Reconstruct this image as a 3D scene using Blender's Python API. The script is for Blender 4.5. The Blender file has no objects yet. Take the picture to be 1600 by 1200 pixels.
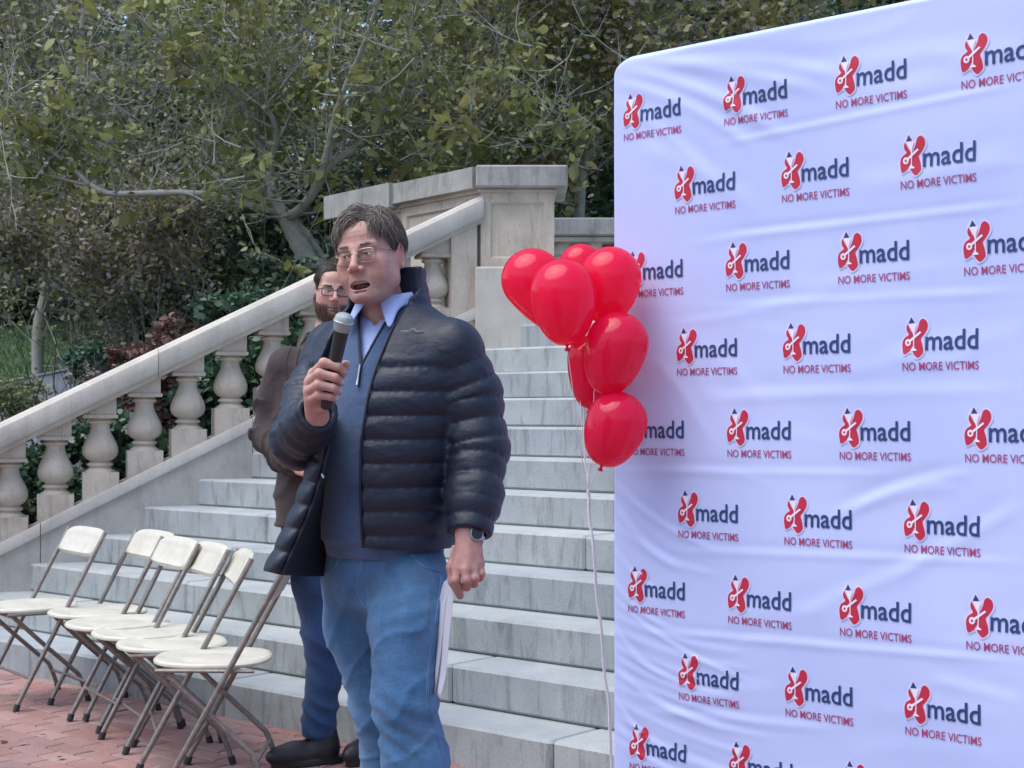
import bpy, bmesh, math, random
import numpy as np
from mathutils import Vector, Matrix
random.seed(7)
R = math.radians
F = 2300.0            # focal length in pixels of the 1600 px wide photograph
CAM_H = 1.34
SC = bpy.context.scene
COL = SC.collection

# ---------------------------------------------------------------- camera
cd = bpy.data.cameras.new('camera')
cam = bpy.data.objects.new('camera', cd); COL.objects.link(cam)
cam.location = (0, 0, CAM_H); cam.rotation_euler = (R(90), 0, 0)
cd.sensor_fit = 'HORIZONTAL'; cd.sensor_width = 36.0; cd.lens = 36.0 * F / 1600.0
cd.shift_y = 50.0 / 1600.0
cd.clip_start = 0.1; cd.clip_end = 2000
cd.dof.use_dof = True; cd.dof.focus_distance = 3.5; cd.dof.aperture_fstop = 22.0
SC.camera = cam
# ---------------------------------------------------------------- sky, sun, exposure
SUN_EL, SUN_AZ = R(66), R(245)     # azimuth clockwise from +Y
w = bpy.data.worlds.new('World'); SC.world = w; w.use_nodes = True
nt = w.node_tree
for n in list(nt.nodes): nt.nodes.remove(n)
sky = nt.nodes.new('ShaderNodeTexSky'); sky.sky_type = 'NISHITA'; sky.sun_disc = False
sky.sun_elevation = SUN_EL; sky.sun_rotation = SUN_AZ
sky.air_density = 1.0; sky.dust_density = 2.0; sky.ozone_density = 1.0
bg = nt.nodes.new('ShaderNodeBackground'); bg.inputs['Strength'].default_value = 0.14
wo = nt.nodes.new('ShaderNodeOutputWorld')
nt.links.new(sky.outputs[0], bg.inputs[0]); nt.links.new(bg.outputs[0], wo.inputs[0])
sd = bpy.data.lights.new('sun', 'SUN'); sd.energy = 1.5; sd.angle = R(60); sd.color = (1.0, 0.975, 0.95)
sun = bpy.data.objects.new('sun', sd); COL.objects.link(sun)
_d = Vector((math.sin(SUN_AZ) * math.cos(SUN_EL), math.cos(SUN_AZ) * math.cos(SUN_EL), math.sin(SUN_EL)))
sun.rotation_euler = _d.to_track_quat('Z', 'Y').to_euler()
SC.view_settings.view_transform = 'Standard'; SC.view_settings.look = 'None'
SC.view_settings.exposure = 0.92; SC.view_settings.gamma = 1.0
SC.view_settings.use_curve_mapping = False

# ---------------------------------------------------------------- helpers
def P(px, py, Y):
    return np.array([(px - 800.0) / F * Y, Y, CAM_H + (650.0 - py) / F * Y])

def tag(o, label=None, cat=None, group=None, kind=None):
    if label: o['label'] = label
    if cat: o['category'] = cat
    if group: o['group'] = group
    if kind: o['kind'] = kind
    return o

def empty(name, loc=(0, 0, 0), rz=0.0, parent=None):
    o = bpy.data.objects.new(name, None); COL.objects.link(o)
    o.location = tuple(loc); o.rotation_euler = (0, 0, rz); o.empty_display_size = 0.1
    if parent: o.parent = parent
    return o

def mesh_obj(name, V, Fc, mats, parent=None, smooth=False, fmat=None, loc=None, rz=0.0, cols=None):
    me = bpy.data.meshes.new(name)
    V = np.asarray(V, dtype=np.float32)
    if isinstance(Fc, np.ndarray):
        n, k = Fc.shape
        me.vertices.add(len(V)); me.vertices.foreach_set('co', V.ravel())
        me.loops.add(n * k); me.loops.foreach_set('vertex_index', Fc.astype(np.int32).ravel())
        me.polygons.add(n)
        me.polygons.foreach_set('loop_start', np.arange(0, n * k, k, dtype=np.int32))
        me.update(calc_edges=True)
    else:
        me.from_pydata([tuple(map(float, v)) for v in V], [], Fc); me.update()
    if not isinstance(mats, (list, tuple)): mats = [mats]
    for m in mats: me.materials.append(m)
    if fmat is not None: me.polygons.foreach_set('material_index', np.asarray(fmat, dtype=np.int32))
    if smooth: me.polygons.foreach_set('use_smooth', np.ones(len(me.polygons), dtype=bool))
    if cols is not None:
        at = me.color_attributes.new('col', 'FLOAT_COLOR', 'POINT')
        c = np.ones((len(V), 4), dtype=np.float32); c[:, :3] = cols
        at.data.foreach_set('color', c.ravel())
    o = bpy.data.objects.new(name, me); COL.objects.link(o)
    if loc is not None: o.location = tuple(loc)
    o.rotation_euler = (0, 0, rz)
    if parent: o.parent = parent
    return o

class MB:
    """collects shapes of one mesh object"""
    def __init__(s): s.v = []; s.f = []; s.m = []
    def add(s, V, Fc, m=0):
        b = len(s.v); s.v += [tuple(map(float, v)) for v in V]
        s.f += [tuple(i + b for i in f) for f in Fc]; s.m += [m] * len(Fc); return s
    def frame_box(s, o, ax, ay, az, x0, x1, y0, y1, z0, z1, bev=0.0, m=0):
        o, ax, ay, az = [np.asarray(q, float) for q in (o, ax, ay, az)]
        if bev <= 0:
            pts = [(x, y, z) for z in (z0, z1) for y in (y0, y1) for x in (x0, x1)]
            fs = [(0, 2, 3, 1), (4, 5, 7, 6), (0, 1, 5, 4), (2, 6, 7, 3), (0, 4, 6, 2), (1, 3, 7, 5)]
        else:
            b = bev; pts = []
            for (zz, i) in ((z0, b), (z0 + b, 0), (z1 - b, 0), (z1, b)):
                q = b - i if i == 0 else b
                xa, xb, ya, yb = x0 + i, x1 - i, y0 + i, y1 - i
                c = b * 0.5 if i == 0 else 0
                if i == 0:
                    pts += [(xa + b, ya, zz), (xb - b, ya, zz), (xb, ya + b, zz), (xb, yb - b, zz), (xb - b, yb, zz), (xa + b, yb, zz), (xa, yb - b, zz), (xa, ya + b, zz)]
                else:
                    pts += [(xa + b * .3, ya, zz), (xb - b * .3, ya, zz), (xb, ya + b * .3, zz), (xb, yb - b * .3, zz), (xb - b * .3, yb, zz), (xa + b * .3, yb, zz), (xa, yb - b * .3, zz), (xa, ya + b * .3, zz)]
            fs = [tuple(range(7, -1, -1)), tuple(range(24, 32))]
            for r in range(3):
                for k in range(8):
                    a, c2 = r * 8 + k, r * 8 + (k + 1) % 8
                    fs.append((a, c2, c2 + 8, a + 8))
        V = [o + ax * x + ay * y + az * z for x, y, z in pts]
        return s.add(V, fs, m)
    def box(s, x0, x1, y0, y1, z0, z1, bev=0.0, m=0):
        return s.frame_box((0, 0, 0), (1, 0, 0), (0, 1, 0), (0, 0, 1), x0, x1, y0, y1, z0, z1, bev, m)
    def lathe(s, prof, c=(0, 0, 0), n=24, m=0, shear=None):
        V = []; Fc = []
        for r, z in prof:
            for k in range(n):
                a = 2 * math.pi * k / n
                V.append((c[0] + r * math.cos(a), c[1] + r * math.sin(a), c[2] + z))
        for i in range(len(prof) - 1):
            for k in range(n):
                a, b = i * n + k, i * n + (k + 1) % n
                Fc.append((a, b, b + n, a + n))
        Fc.append(tuple(range(n - 1, -1, -1))); Fc.append(tuple(range((len(prof) - 1) * n, len(prof) * n)))
        return s.add(V, Fc, m)
    def tube(s, pts, r, n=8, m=0, caps=True):
        pts = [np.asarray(p, float) for p in pts]
        rs = r if isinstance(r, (list, tuple, np.ndarray)) else [r] * len(pts)
        V = []; up = None
        for i, p in enumerate(pts):
            t = pts[min(i + 1, len(pts) - 1)] - pts[max(i - 1, 0)]
            t = t / (np.linalg.norm(t) + 1e-12)
            if up is None:
                up = np.array([0, 0, 1.0]) if abs(t[2]) < .9 else np.array([1.0, 0, 0])
            a = np.cross(t, up); a /= (np.linalg.norm(a) + 1e-12); b = np.cross(a, t); up = b
            for k in range(n):
                q = 2 * math.pi * k / n
                V.append(p + rs[i] * (math.cos(q) * a + math.sin(q) * b))
        Fc = []
        for i in range(len(pts) - 1):
            for k in range(n):
                a, b = i * n + k, i * n + (k + 1) % n
                Fc.append((a, b, b + n, a + n))
        if caps:
            Fc.append(tuple(range(n - 1, -1, -1))); Fc.append(tuple(range((len(pts) - 1) * n, len(pts) * n)))
        return s.add(V, Fc, m)
    def build(s, name, mats, parent=None, smooth=False, loc=None, rz=0.0):
        o = mesh_obj(name, s.v, s.f, mats, parent, smooth, s.m if isinstance(mats, (list, tuple)) else None, loc, rz)
        return o

def fix_normals(o):
    bm = bmesh.new(); bm.from_mesh(o.data); bmesh.ops.recalc_face_normals(bm, faces=bm.faces[:]); bm.to_mesh(o.data); bm.free()
    return o

def smooth_by_angle(o, deg=40):
    me = o.data
    bm = bmesh.new(); bm.from_mesh(me); bmesh.ops.recalc_face_normals(bm, faces=bm.faces[:])
    for f in bm.faces: f.smooth = True
    for e in bm.edges:
        if len(e.link_faces) != 2 or e.calc_face_angle(0) > R(deg): e.smooth = False
    bm.to_mesh(me); bm.free(); return o

def bezier_pts(pts, n=8):
    """Catmull-Rom through points"""
    pts = [np.asarray(p, float) for p in pts]; out = []
    for i in range(len(pts) - 1):
        p0 = pts[max(i - 1, 0)]; p1 = pts[i]; p2 = pts[i + 1]; p3 = pts[min(i + 2, len(pts) - 1)]
        for k in range(n):
            t = k / n
            out.append(0.5 * ((2 * p1) + (-p0 + p2) * t + (2 * p0 - 5 * p1 + 4 * p2 - p3) * t * t + (-p0 + 3 * p1 - 3 * p2 + p3) * t ** 3))
    out.append(pts[-1]); return out

# ---------------------------------------------------------------- materials
def new_mat(name):
    m = bpy.data.materials.new(name); m.use_nodes = True
    return m, m.node_tree.nodes, m.node_tree.links, m.node_tree.nodes['Principled BSDF']

def ramp(nodes, stops, interp='LINEAR'):
    r = nodes.new('ShaderNodeValToRGB'); r.color_ramp.interpolation = interp
    e = r.color_ramp.elements
    while len(e) < len(stops): e.new(0.5)
    for i, (p, c) in enumerate(stops):
        e[i].position = p; e[i].color = (c[0], c[1], c[2], 1)
    return r

def noise_node(N, L, coord, scale=5, detail=6, rough=.55, sc=(1, 1, 1), dist=0.0):
    mp = N.new('ShaderNodeMapping'); mp.inputs['Scale'].default_value = sc
    L.new(coord, mp.inputs[0])
    n = N.new('ShaderNodeTexNoise'); n.inputs['Scale'].default_value = scale
    n.inputs['Detail'].default_value = detail; n.inputs['Roughness'].default_value = rough
    n.inputs['Distortion'].default_value = dist
    L.new(mp.outputs[0], n.inputs[0]); return n

def mixc(N, L, fac, a, b, mode='MIX'):
    m = N.new('ShaderNodeMix'); m.data_type = 'RGBA'; m.blend_type = mode
    for s, v in ((m.inputs[0], fac), (m.inputs[6], a), (m.inputs[7], b)):
        if hasattr(v, 'links') or hasattr(v, 'is_output'): L.new(v, s)
        else: s.default_value = v if not isinstance(v, tuple) else (v[0], v[1], v[2], 1)
    return m.outputs[2]

def bump(N, L, h, strength=.3, dist=.01, bs=None):
    b = N.new('ShaderNodeBump'); b.inputs['Strength'].default_value = strength; b.inputs['Distance'].default_value = dist
    L.new(h, b.inputs['Height'])
    if bs is not None: L.new(b.outputs[0], bs.inputs['Normal'])
    return b

def stone_mat(name, c1, c2, stain, streak=0.0, scale=6.0, rough=.85, grain=120, objco=False):
    m, N, L, B = new_mat(name)
    tc = N.new('ShaderNodeTexCoord'); geo = N.new('ShaderNodeNewGeometry')
    co = geo.outputs['Position']
    n1 = noise_node(N, L, co, scale, 8, .62)
    n2 = noise_node(N, L, co, grain, 3, .7)
    r1 = ramp(N, [(.3, c1), (.7, c2)]); L.new(n1.outputs[0], r1.inputs[0])
    r2 = ramp(N, [(.3, (.86, .86, .86)), (.7, (1.09, 1.09, 1.09))]); L.new(n2.outputs[0], r2.inputs[0])
    c = mixc(N, L, 1.0, r1.outputs[0], r2.outputs[0], 'MULTIPLY')
    n3 = noise_node(N, L, co, 2.6, 10, .7, dist=.6)
    r3 = ramp(N, [(.52, (0, 0, 0)), (.80, (.8, .8, .8))]); L.new(n3.outputs[0], r3.inputs[0])
    c = mixc(N, L, r3.outputs[0], c, stain)
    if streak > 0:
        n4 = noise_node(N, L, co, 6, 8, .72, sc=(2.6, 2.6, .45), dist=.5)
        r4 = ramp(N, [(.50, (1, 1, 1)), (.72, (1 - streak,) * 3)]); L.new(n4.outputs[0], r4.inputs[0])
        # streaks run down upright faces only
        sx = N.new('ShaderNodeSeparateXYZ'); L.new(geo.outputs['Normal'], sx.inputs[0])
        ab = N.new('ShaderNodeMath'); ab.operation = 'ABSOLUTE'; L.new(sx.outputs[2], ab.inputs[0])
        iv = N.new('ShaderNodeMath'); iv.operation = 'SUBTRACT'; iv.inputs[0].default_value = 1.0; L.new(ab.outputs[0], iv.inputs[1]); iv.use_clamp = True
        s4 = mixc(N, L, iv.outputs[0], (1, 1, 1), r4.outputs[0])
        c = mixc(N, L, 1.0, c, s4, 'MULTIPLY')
    oi = N.new('ShaderNodeObjectInfo')
    rr = ramp(N, [(0, (.88, .89, .92)), (1, (1.08, 1.06, 1.03))]); L.new(oi.outputs['Random'], rr.inputs[0])
    c = mixc(N, L, 1.0, c, rr.outputs[0], 'MULTIPLY')
    L.new(c, B.inputs['Base Color']); B.inputs['Roughness'].default_value = rough
    ad = N.new('ShaderNodeMath'); ad.operation = 'ADD'; L.new(n1.outputs[0], ad.inputs[0]); L.new(n2.outputs[0], ad.inputs[1])
    bump(N, L, ad.outputs[0], .35, .004, B)
    return m

def plain_mat(name, col, rough=.6, metal=0.0, bumpsc=None, bs=.2, var=0.0, coat=0.0, sheen=0.0, spec=.5):
    m, N, L, B = new_mat(name)
    B.inputs['Base Color'].default_value = (*col, 1); B.inputs['Roughness'].default_value = rough
    B.inputs['Metallic'].default_value = metal; B.inputs['Specular IOR Level'].default_value = spec
    if coat: B.inputs['Coat Weight'].default_value = coat
    if sheen: B.inputs['Sheen Weight'].default_value = sheen; B.inputs['Sheen Roughness'].default_value = .5
    geo = N.new('ShaderNodeNewGeometry')
    if var:
        n = noise_node(N, L, geo.outputs['Position'], 14, 6, .65)
        r = ramp(N, [(.3, tuple(x * (1 - var) for x in col)), (.7, tuple(min(1, x * (1 + var)) for x in col))])
        L.new(n.outputs[0], r.inputs[0]); L.new(r.outputs[0], B.inputs['Base Color'])
    if bumpsc:
        n = noise_node(N, L, geo.outputs['Position'], bumpsc, 4, .6)
        bump(N, L, n.outputs[0], bs, .002, B)
    return m

def leaf_mat(name, cols, rough=.45, trans=.25):
    m, N, L, B = new_mat(name)
    geo = N.new('ShaderNodeNewGeometry')
    n = len(cols)
    r = ramp(N, [(i / (n - 1), c) for i, c in enumerate(cols)])
    nz = noise_node(N, L, geo.outputs['Position'], 1.3, 4, .6)
    ad = N.new('ShaderNodeMath'); ad.operation = 'MULTIPLY_ADD'; ad.inputs[1].default_value = .55
    L.new(geo.outputs['Random Per Island'], ad.inputs[0])
    sb = N.new('ShaderNodeMath'); sb.operation = 'MULTIPLY_ADD'; sb.inputs[1].default_value = 1.5; sb.inputs[2].default_value = -.52
    L.new(nz.outputs[0], sb.inputs[0]); L.new(sb.outputs[0], ad.inputs[2])
    L.new(ad.outputs[0], r.inputs[0])
    L.new(r.outputs[0], B.inputs['Base Color']); B.inputs['Roughness'].default_value = rough
    tr = N.new('ShaderNodeBsdfTranslucent'); L.new(r.outputs[0], tr.inputs[0])
    mx = N.new('ShaderNodeMixShader'); mx.inputs[0].default_value = trans
    out = N['Material Output']
    L.new(B.outputs[0], mx.inputs[1]); L.new(tr.outputs[0], mx.inputs[2]); L.new(mx.outputs[0], out.inputs[0])
    return m

MT = {}
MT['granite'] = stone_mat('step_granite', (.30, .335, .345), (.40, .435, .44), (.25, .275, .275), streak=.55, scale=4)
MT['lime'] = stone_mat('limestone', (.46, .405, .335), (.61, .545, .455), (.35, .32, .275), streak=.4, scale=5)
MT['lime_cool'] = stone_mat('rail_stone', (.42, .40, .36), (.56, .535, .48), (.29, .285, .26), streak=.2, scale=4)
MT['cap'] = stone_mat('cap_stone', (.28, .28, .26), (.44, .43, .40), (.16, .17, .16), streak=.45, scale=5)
MT['asphalt'] = stone_mat('ground_stone', (.16, .15, .15), (.22, .21, .21), (.12, .11, .11))
MT['bluestone'] = stone_mat('bluestone', (.20, .22, .26), (.30, .32, .37), (.15, .16, .18))

def brick_mat():
    m, N, L, B = new_mat('brick_paver')
    geo = N.new('ShaderNodeNewGeometry'); oi = N.new('ShaderNodeObjectInfo')
    r = ramp(N, [(0, (.25, .135, .115)), (.35, (.32, .165, .14)), (.7, (.35, .205, .18)), (1, (.22, .13, .12))])
    ad = N.new('ShaderNodeMath'); ad.operation = 'ADD'; ad.use_clamp = False
    L.new(oi.outputs['Random'], ad.inputs[0]); L.new(geo.outputs['Random Per Island'], ad.inputs[1])
    fr = N.new('ShaderNodeMath'); fr.operation = 'FRACT'; L.new(ad.outputs[0], fr.inputs[0]); L.new(fr.outputs[0], r.inputs[0])
    n2 = noise_node(N, L, geo.outputs['Position'], 90, 5, .7)
    r2 = ramp(N, [(.3, (.7, .7, .72)), (.7, (1.2, 1.2, 1.2))]); L.new(n2.outputs[0], r2.inputs[0])
    c = mixc(N, L, 1.0, r.outputs[0], r2.outputs[0], 'MULTIPLY')
    n3 = noise_node(N, L, geo.outputs['Position'], 3, 8, .7)
    r3 = ramp(N, [(.45, (0, 0, 0)), (.75, (.55, .55, .55))]); L.new(n3.outputs[0], r3.inputs[0])
    c = mixc(N, L, r3.outputs[0], c, (.38, .31, .30))
    L.new(c, B.inputs['Base Color']); B.inputs['Roughness'].default_value = .85
    bump(N, L, n2.outputs[0], .4, .003, B)
    return m
MT['brick'] = brick_mat()
MT['joint'] = plain_mat('joint_sand', (.20, .16, .15), .95, bumpsc=300, var=.25)
MT['grass'] = leaf_mat('grass_blades', [(.035, .09, .03), (.05, .13, .035), (.08, .16, .05), (.10, .14, .05)], .6)
def soil():
    m, N, L, B = new_mat('hill_soil')
    geo = N.new('ShaderNodeNewGeometry')
    n = noise_node(N, L, geo.outputs['Position'], 1.2, 8, .65)
    r = ramp(N, [(.3, (.03, .045, .02)), (.5, (.055, .06, .03)), (.7, (.09, .06, .035))]); L.new(n.outputs[0], r.inputs[0])
    L.new(r.outputs[0], B.inputs['Base Color']); B.inputs['Roughness'].default_value = .95
    n2 = noise_node(N, L, geo.outputs['Position'], 25, 8, .7); bump(N, L, n2.outputs[0], .8, .05, B)
    return m
MT['soil'] = soil()
MT['lawn'] = plain_mat('lawn_turf', (.04, .085, .03), .9, var=.35, bumpsc=60, bs=.8)

# shared directions of the stairs
U = np.array([.761, -.648, 0.0]); Vv = np.array([.648, .761, 0.0]); ZZ = np.array([0, 0, 1.0])
BD = np.array([.953, .302, 0.0]); BD /= np.linalg.norm(BD)        # run of the left balustrade
BN = np.array([-BD[1], BD[0], 0.0])                                # away from the stairs
# ================================================================ SETTING
# ground sheet
g = mesh_obj('ground', [(-300, -200, -.07), (300, -200, -.07), (300, 500, -.07), (-300, 500, -.07)], [(0, 1, 2, 3)], MT['asphalt'])
tag(g, kind='structure')

# hillside rising behind the balustrade
def hill_z(x, y):
    base = np.where(y < 9.25, -.3, .25 + .205 * np.clip(y - 9.25, 0, 34) + .03 * np.clip(y - 43, 0, 100))
    return base + .06 * np.sin(x * 1.1 + y * .7) * np.clip((y - 9.5) / 3, 0, 1) - np.clip((x - .5) * .2, 0, 0)
def build_hill():
    xs = np.concatenate([np.linspace(-120, -14, 14), np.linspace(-13, 13, 70), np.linspace(14, 120, 14)])
    ys = np.concatenate([np.linspace(9.25, 30, 70), np.linspace(31, 160, 24)])
    X, Y = np.meshgrid(xs, ys); Z = hill_z(X, Y)
    Z[0, :] = -.3
    V = np.stack([X, Y, Z], -1).reshape(-1, 3); nx, ny = len(xs), len(ys)
    idx = np.arange(nx * ny).reshape(ny, nx)
    Fc = np.stack([idx[:-1, :-1], idx[:-1, 1:], idx[1:, 1:], idx[1:, :-1]], -1).reshape(-1, 4)
    o = mesh_obj('hillside', V, Fc, MT['soil'], smooth=True); tag(o, kind='structure')
    # lawn: a sheet following the slope
    xs = np.linspace(-9, -1.0, 40); ys = np.linspace(12.2, 23.5, 50)
    X, Y = np.meshgrid(xs, ys); Z = hill_z(X, Y) + .03
    V = np.stack([X, Y, Z], -1).reshape(-1, 3); idx = np.arange(2000).reshape(50, 40)
    Fc = np.stack([idx[:-1, :-1], idx[:-1, 1:], idx[1:, 1:], idx[1:, :-1]], -1).reshape(-1, 4)
    o = mesh_obj('lawn', V, Fc, MT['lawn'], smooth=True); tag(o, kind='structure')
build_hill()

# brick pavement: bed + bricks. Basket of running courses parallel to the steps
def build_bricks():
    root = mesh_obj('brick_pavement', [tuple(U * a + Vv * b + ZZ * -.012) for a, b in ((-14, -6), (9, -6), (9, 4.24), (-14, 4.24))], [(0, 1, 2, 3)], MT['joint'])
    tag(root, kind='structure')
    bl, bw, gp = .2, .1, .006
    rng = np.random.default_rng(3)
    def brick_vf(L_, W_, jz):
        b = MB(); b.box(-L_ / 2, L_ / 2, -W_ / 2, W_ / 2, -.045, 0, bev=.004); return b
    proto = [brick_vf(bl - gp, bw - gp, 0) for _ in range(1)][0]
    me = None
    vis = []; rest = []
    for j in range(-110, 43):
        vc = 4.16 - (42 - j) * bw
        for i in range(-72, 46):
            uc = (i + .5 * (j % 2)) * bl
            c = U * uc + Vv * vc
            if uc < -13.8 or uc > 8.8: continue
            if c[1] > .5:
                px = 800 + c[0] / c[1] * F; py = 650 + CAM_H / c[1] * F
            else: px = -9999; py = 9999
            inside = -40 < px < 960 and py < 1230 and c[1] > 1
            (vis if inside else rest).append((c, py))
    vis.sort(key=lambda t: -t[1])
    ang = math.atan2(U[1], U[0])
    for k, (c, py) in enumerate(vis[:300]):
        if me is None:
            o = proto.build('brick', MT['brick'], root); me = o.data
        else:
            o = bpy.data.objects.new('brick', me); COL.objects.link(o); o.parent = root
        o.location = (c[0], c[1], float(rng.normal(0, .0012)))
        o.rotation_euler = (float(rng.normal(0, .006)), float(rng.normal(0, .006)), ang + float(rng.normal(0, .008)))
    rest += vis[300:]
    pv = np.array(proto.v); nv = len(pv)
    pf = [f for f in proto.f]
    # joined bricks: plain boxes (5 visible faces)
    bx = np.array([(x, y, z) for z in (-.04, 0) for y in (-(bw - gp) / 2, (bw - gp) / 2) for x in (-(bl - gp) / 2, (bl - gp) / 2)])
    bf = np.array([(4, 5, 7, 6), (0, 1, 5, 4), (2, 6, 7, 3), (0, 4, 6, 2), (1, 3, 7, 5)])
    cs = np.array([c for c, _ in rest if c[1] > -3.5])
    n = len(cs)
    ca = ang + rng.normal(0, .008, n)
    X = cs[:, None, 0] + bx[None, :, 0] * np.cos(ca)[:, None] - bx[None, :, 1] * np.sin(ca)[:, None]
    Y = cs[:, None, 1] + bx[None, :, 0] * np.sin(ca)[:, None] + bx[None, :, 1] * np.cos(ca)[:, None]
    Z = bx[None, :, 2] + rng.normal(0, .001, n)[:, None]
    V = np.stack([X, Y, Z], -1).reshape(-1, 3)
    Fc = (bf[None] + (np.arange(n) * 8)[:, None, None]).reshape(-1, 4)
    o = mesh_obj('brick_field', V, Fc, MT['brick'], root); tag(o, kind='stuff')
build_bricks()

# ---------------------------------------------------------------- stairs
RI, TR, D1, NST = .16, .272, 4.167, 12
P3 = np.array([-2.80, 8.575, 0.0])
def curb_pt(s): return P3 + BD * s
def build_stairs():
    root = empty('stone_steps', tuple(U * -5 + Vv * D1)); tag(root, kind='structure')
    inv = -np.array(root.location)
    rng = np.random.default_rng(11)
    uR = -.4
    for k in range(1, NST + 1):
        d = D1 + (k - 1) * TR
        # left end where the tread line meets the curb
        s = (k - 3) * .3206
        pe = curb_pt(s); uL = float(np.dot(pe, U)) - .12 - (0.5 if k < 3 else 0)
        if k == 1: uL -= .6
        depth = TR + .03 if k < NST else TR + .05
        cuts = [uL]
        x = uL + rng.uniform(1.2, 2.8)
        while x < uR - .5:
            cuts.append(x); x += rng.uniform(2.0, 3.2)
        cuts.append(uR)
        if k == 1:
            # a joint where the photograph shows one
            pj = P(842, 1172, 5.3); uj = float(np.dot(pj, U)); cuts = [c for c in cuts if abs(c - uj) > .5 or c in (uL, uR)] + [uj]; cuts.sort()
        for a, b in zip(cuts[:-1], cuts[1:]):
            m = MB()
            jd = rng.normal(0, .0015); jz = rng.normal(0, .001)
            m.frame_box(inv, U, Vv, ZZ, a + .0018, b - .0018, d + jd, d + depth, (k - 1) * RI + .001 - (.05 if k == 1 else 0), k * RI + jz, bev=.012)
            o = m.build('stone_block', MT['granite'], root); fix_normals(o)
    # solid core under the treads (set back behind the blocks)
    m = MB()
    for k in range(1, NST):
        d = D1 + k * TR + .05
        m.frame_box(inv, U, Vv, ZZ, -7.2, uR - .05, d, D1 + NST * TR, (k - 1) * RI - .05, k * RI - .006)
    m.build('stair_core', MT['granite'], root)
build_stairs()
# upper landing
def build_landing():
    m = MB()
    z1 = NST * RI - .004
    d = D1 + NST * TR + .04
    m.frame_box((0, 0, 0), U, Vv, ZZ, -7.2, 2.0, d, d + 5.5, -.2, z1, bev=.01)
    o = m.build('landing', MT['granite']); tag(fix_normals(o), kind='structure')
build_landing()

# ---------------------------------------------------------------- left balustrade
SL = .499
def sweep(mb, prof, s0, s1, z_of, n=1, m=0, end=True):
    """prof: list of (t across BN, dz) closed polygon, swept along BD with the slope"""
    V = []; k = len(prof)
    for i in range(n + 1):
        s = s0 + (s1 - s0) * i / n
        c = curb_pt(s)
        for t, dz in prof: V.append(c + BN * t + ZZ * (z_of(s) + dz))
    Fc = []
    for i in range(n):
        for j in range(k):
            a, b = i * k + j, i * k + (j + 1) % k
            Fc.append((a, b, b + k, a + k))
    Fc.append(tuple(range(k))); Fc.append(tuple(range((n + 1) * k - 1, n * k - 1, -1)))
    mb.add(V, Fc, m)
def build_balustrade():
    org = curb_pt(0)
    root = empty('stair_balustrade', (org[0], org[1], 0))
    tag(root, 'sloping pale stone balustrade with bulbous balusters up the left side of the steps', 'balustrade')
    off = -np.array([org[0], org[1], 0])
    ct = lambda s: .69 + SL * s
    S0, S1 = -2.6, 2.72
    def shift(mb): mb.v = [tuple(np.array(v) + off) for v in mb.v]; return mb
    # curb in lengths
    cuts = [S0, -1.35, .05, 1.28, S1]
    prof = [(-.0, -1.4), (0, -.085), (-.018, -.07), (-.018, -.02), (-.006, 0), (.285, 0), (.30, -.02), (.30, -1.4)]
    for a, b in zip(cuts[:-1], cuts[1:]):
        mb = MB(); sweep(mb, prof, a + .002, b - .002, ct)
        o = shift(mb).build('curb_stone', MT['lime_cool'], root); smooth_by_angle(o, 35)
    # rail
    rz = lambda s: 1.207 + SL * s
    cuts = [S0, -1.0, .72, 2.0, S1 + .02]
    rp = [(.01, .0), (.002, .018), (-.03, .035), (-.035, .05), (-.035, .135), (-.028, .150), (-.01, .158), (0, .17), (.05, .182), (.23, .182), (.28, .17), (.30, .15), (.30, .05), (.27, .0)]
    for a, b in zip(cuts[:-1], cuts[1:]):
        mb = MB(); sweep(mb, rp, a + .0015, b - .0015, rz)
        o = shift(mb).build('rail_stone', MT['lime_cool'], root); smooth_by_angle(o, 30)
    # balusters
    prof = [(.090, .118), (.088, .126), (.072, .135), (.062, .146), (.062, .152), (.074, .157), (.076, .166), (.070, .174), (.058, .178),
            (.062, .186), (.082, .198), (.098, .216), (.105, .240), (.103, .265), (.093, .295), (.078, .325), (.064, .352), (.056, .380), (.054, .400), (.056, .408),
            (.070, .412), (.073, .420), (.070, .428), (.060, .431), (.062, .438), (.078, .442)]
    mid = .14
    rng = np.random.default_rng(5)
    for k in range(-12, 8):
        s = .649 + .257 * k
        c = curb_pt(s) + BN * mid + off
        zb = ct(s)
        mb = MB()
        h = .086
        # plinth with its foot cut to the slope
        def block(z0, z1, hw, sl0, sl1):
            V = []
            for zz, sl in ((z0, sl0), (z1, sl1)):
                for sx, sy in ((-1, -1), (1, -1), (1, 1), (-1, 1)):
                    V.append(c + BD * sx * hw + BN * sy * hw + ZZ * (zb + zz + sl * sx * hw))
            mb.add(V, [(3, 2, 1, 0), (4, 5, 6, 7), (0, 1, 5, 4), (1, 2, 6, 5), (2, 3, 7, 6), (3, 0, 4, 7)])
        hw = .112
        block(-.012, .118, hw * .93, SL, 0)
        mb.lathe([(r, z) for r, z in prof], (c[0], c[1], zb), 28)
        block(.441, .462, hw * .88, 0, 0)
        block(.463, .527, hw * .80, 0, SL)
        o = mb.build('baluster', MT['lime'], root); smooth_by_angle(o, 35)
        o.rotation_euler = (0, 0, 0)
    # pilaster at the head of the rail, below its last length
    mb = MB()
    for (a, b, t0, z0) in ((2.54, 2.71, .03, -.05),):
        V = []
        for s in (a, b):
            cc = curb_pt(s) + off
            for t in (.02, .26):
                V.append(cc + BN * t + ZZ * (ct(s) - .05)); V.append(cc + BN * t + ZZ * (rz(s) + .01))
        mb.add(V, [(0, 1, 3, 2), (4, 6, 7, 5), (0, 4, 5, 1), (2, 3, 7, 6), (1, 5, 7, 3), (0, 2, 6, 4)])
    o = fix_normals(mb.build('pilaster', MT['lime'], root))
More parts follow.
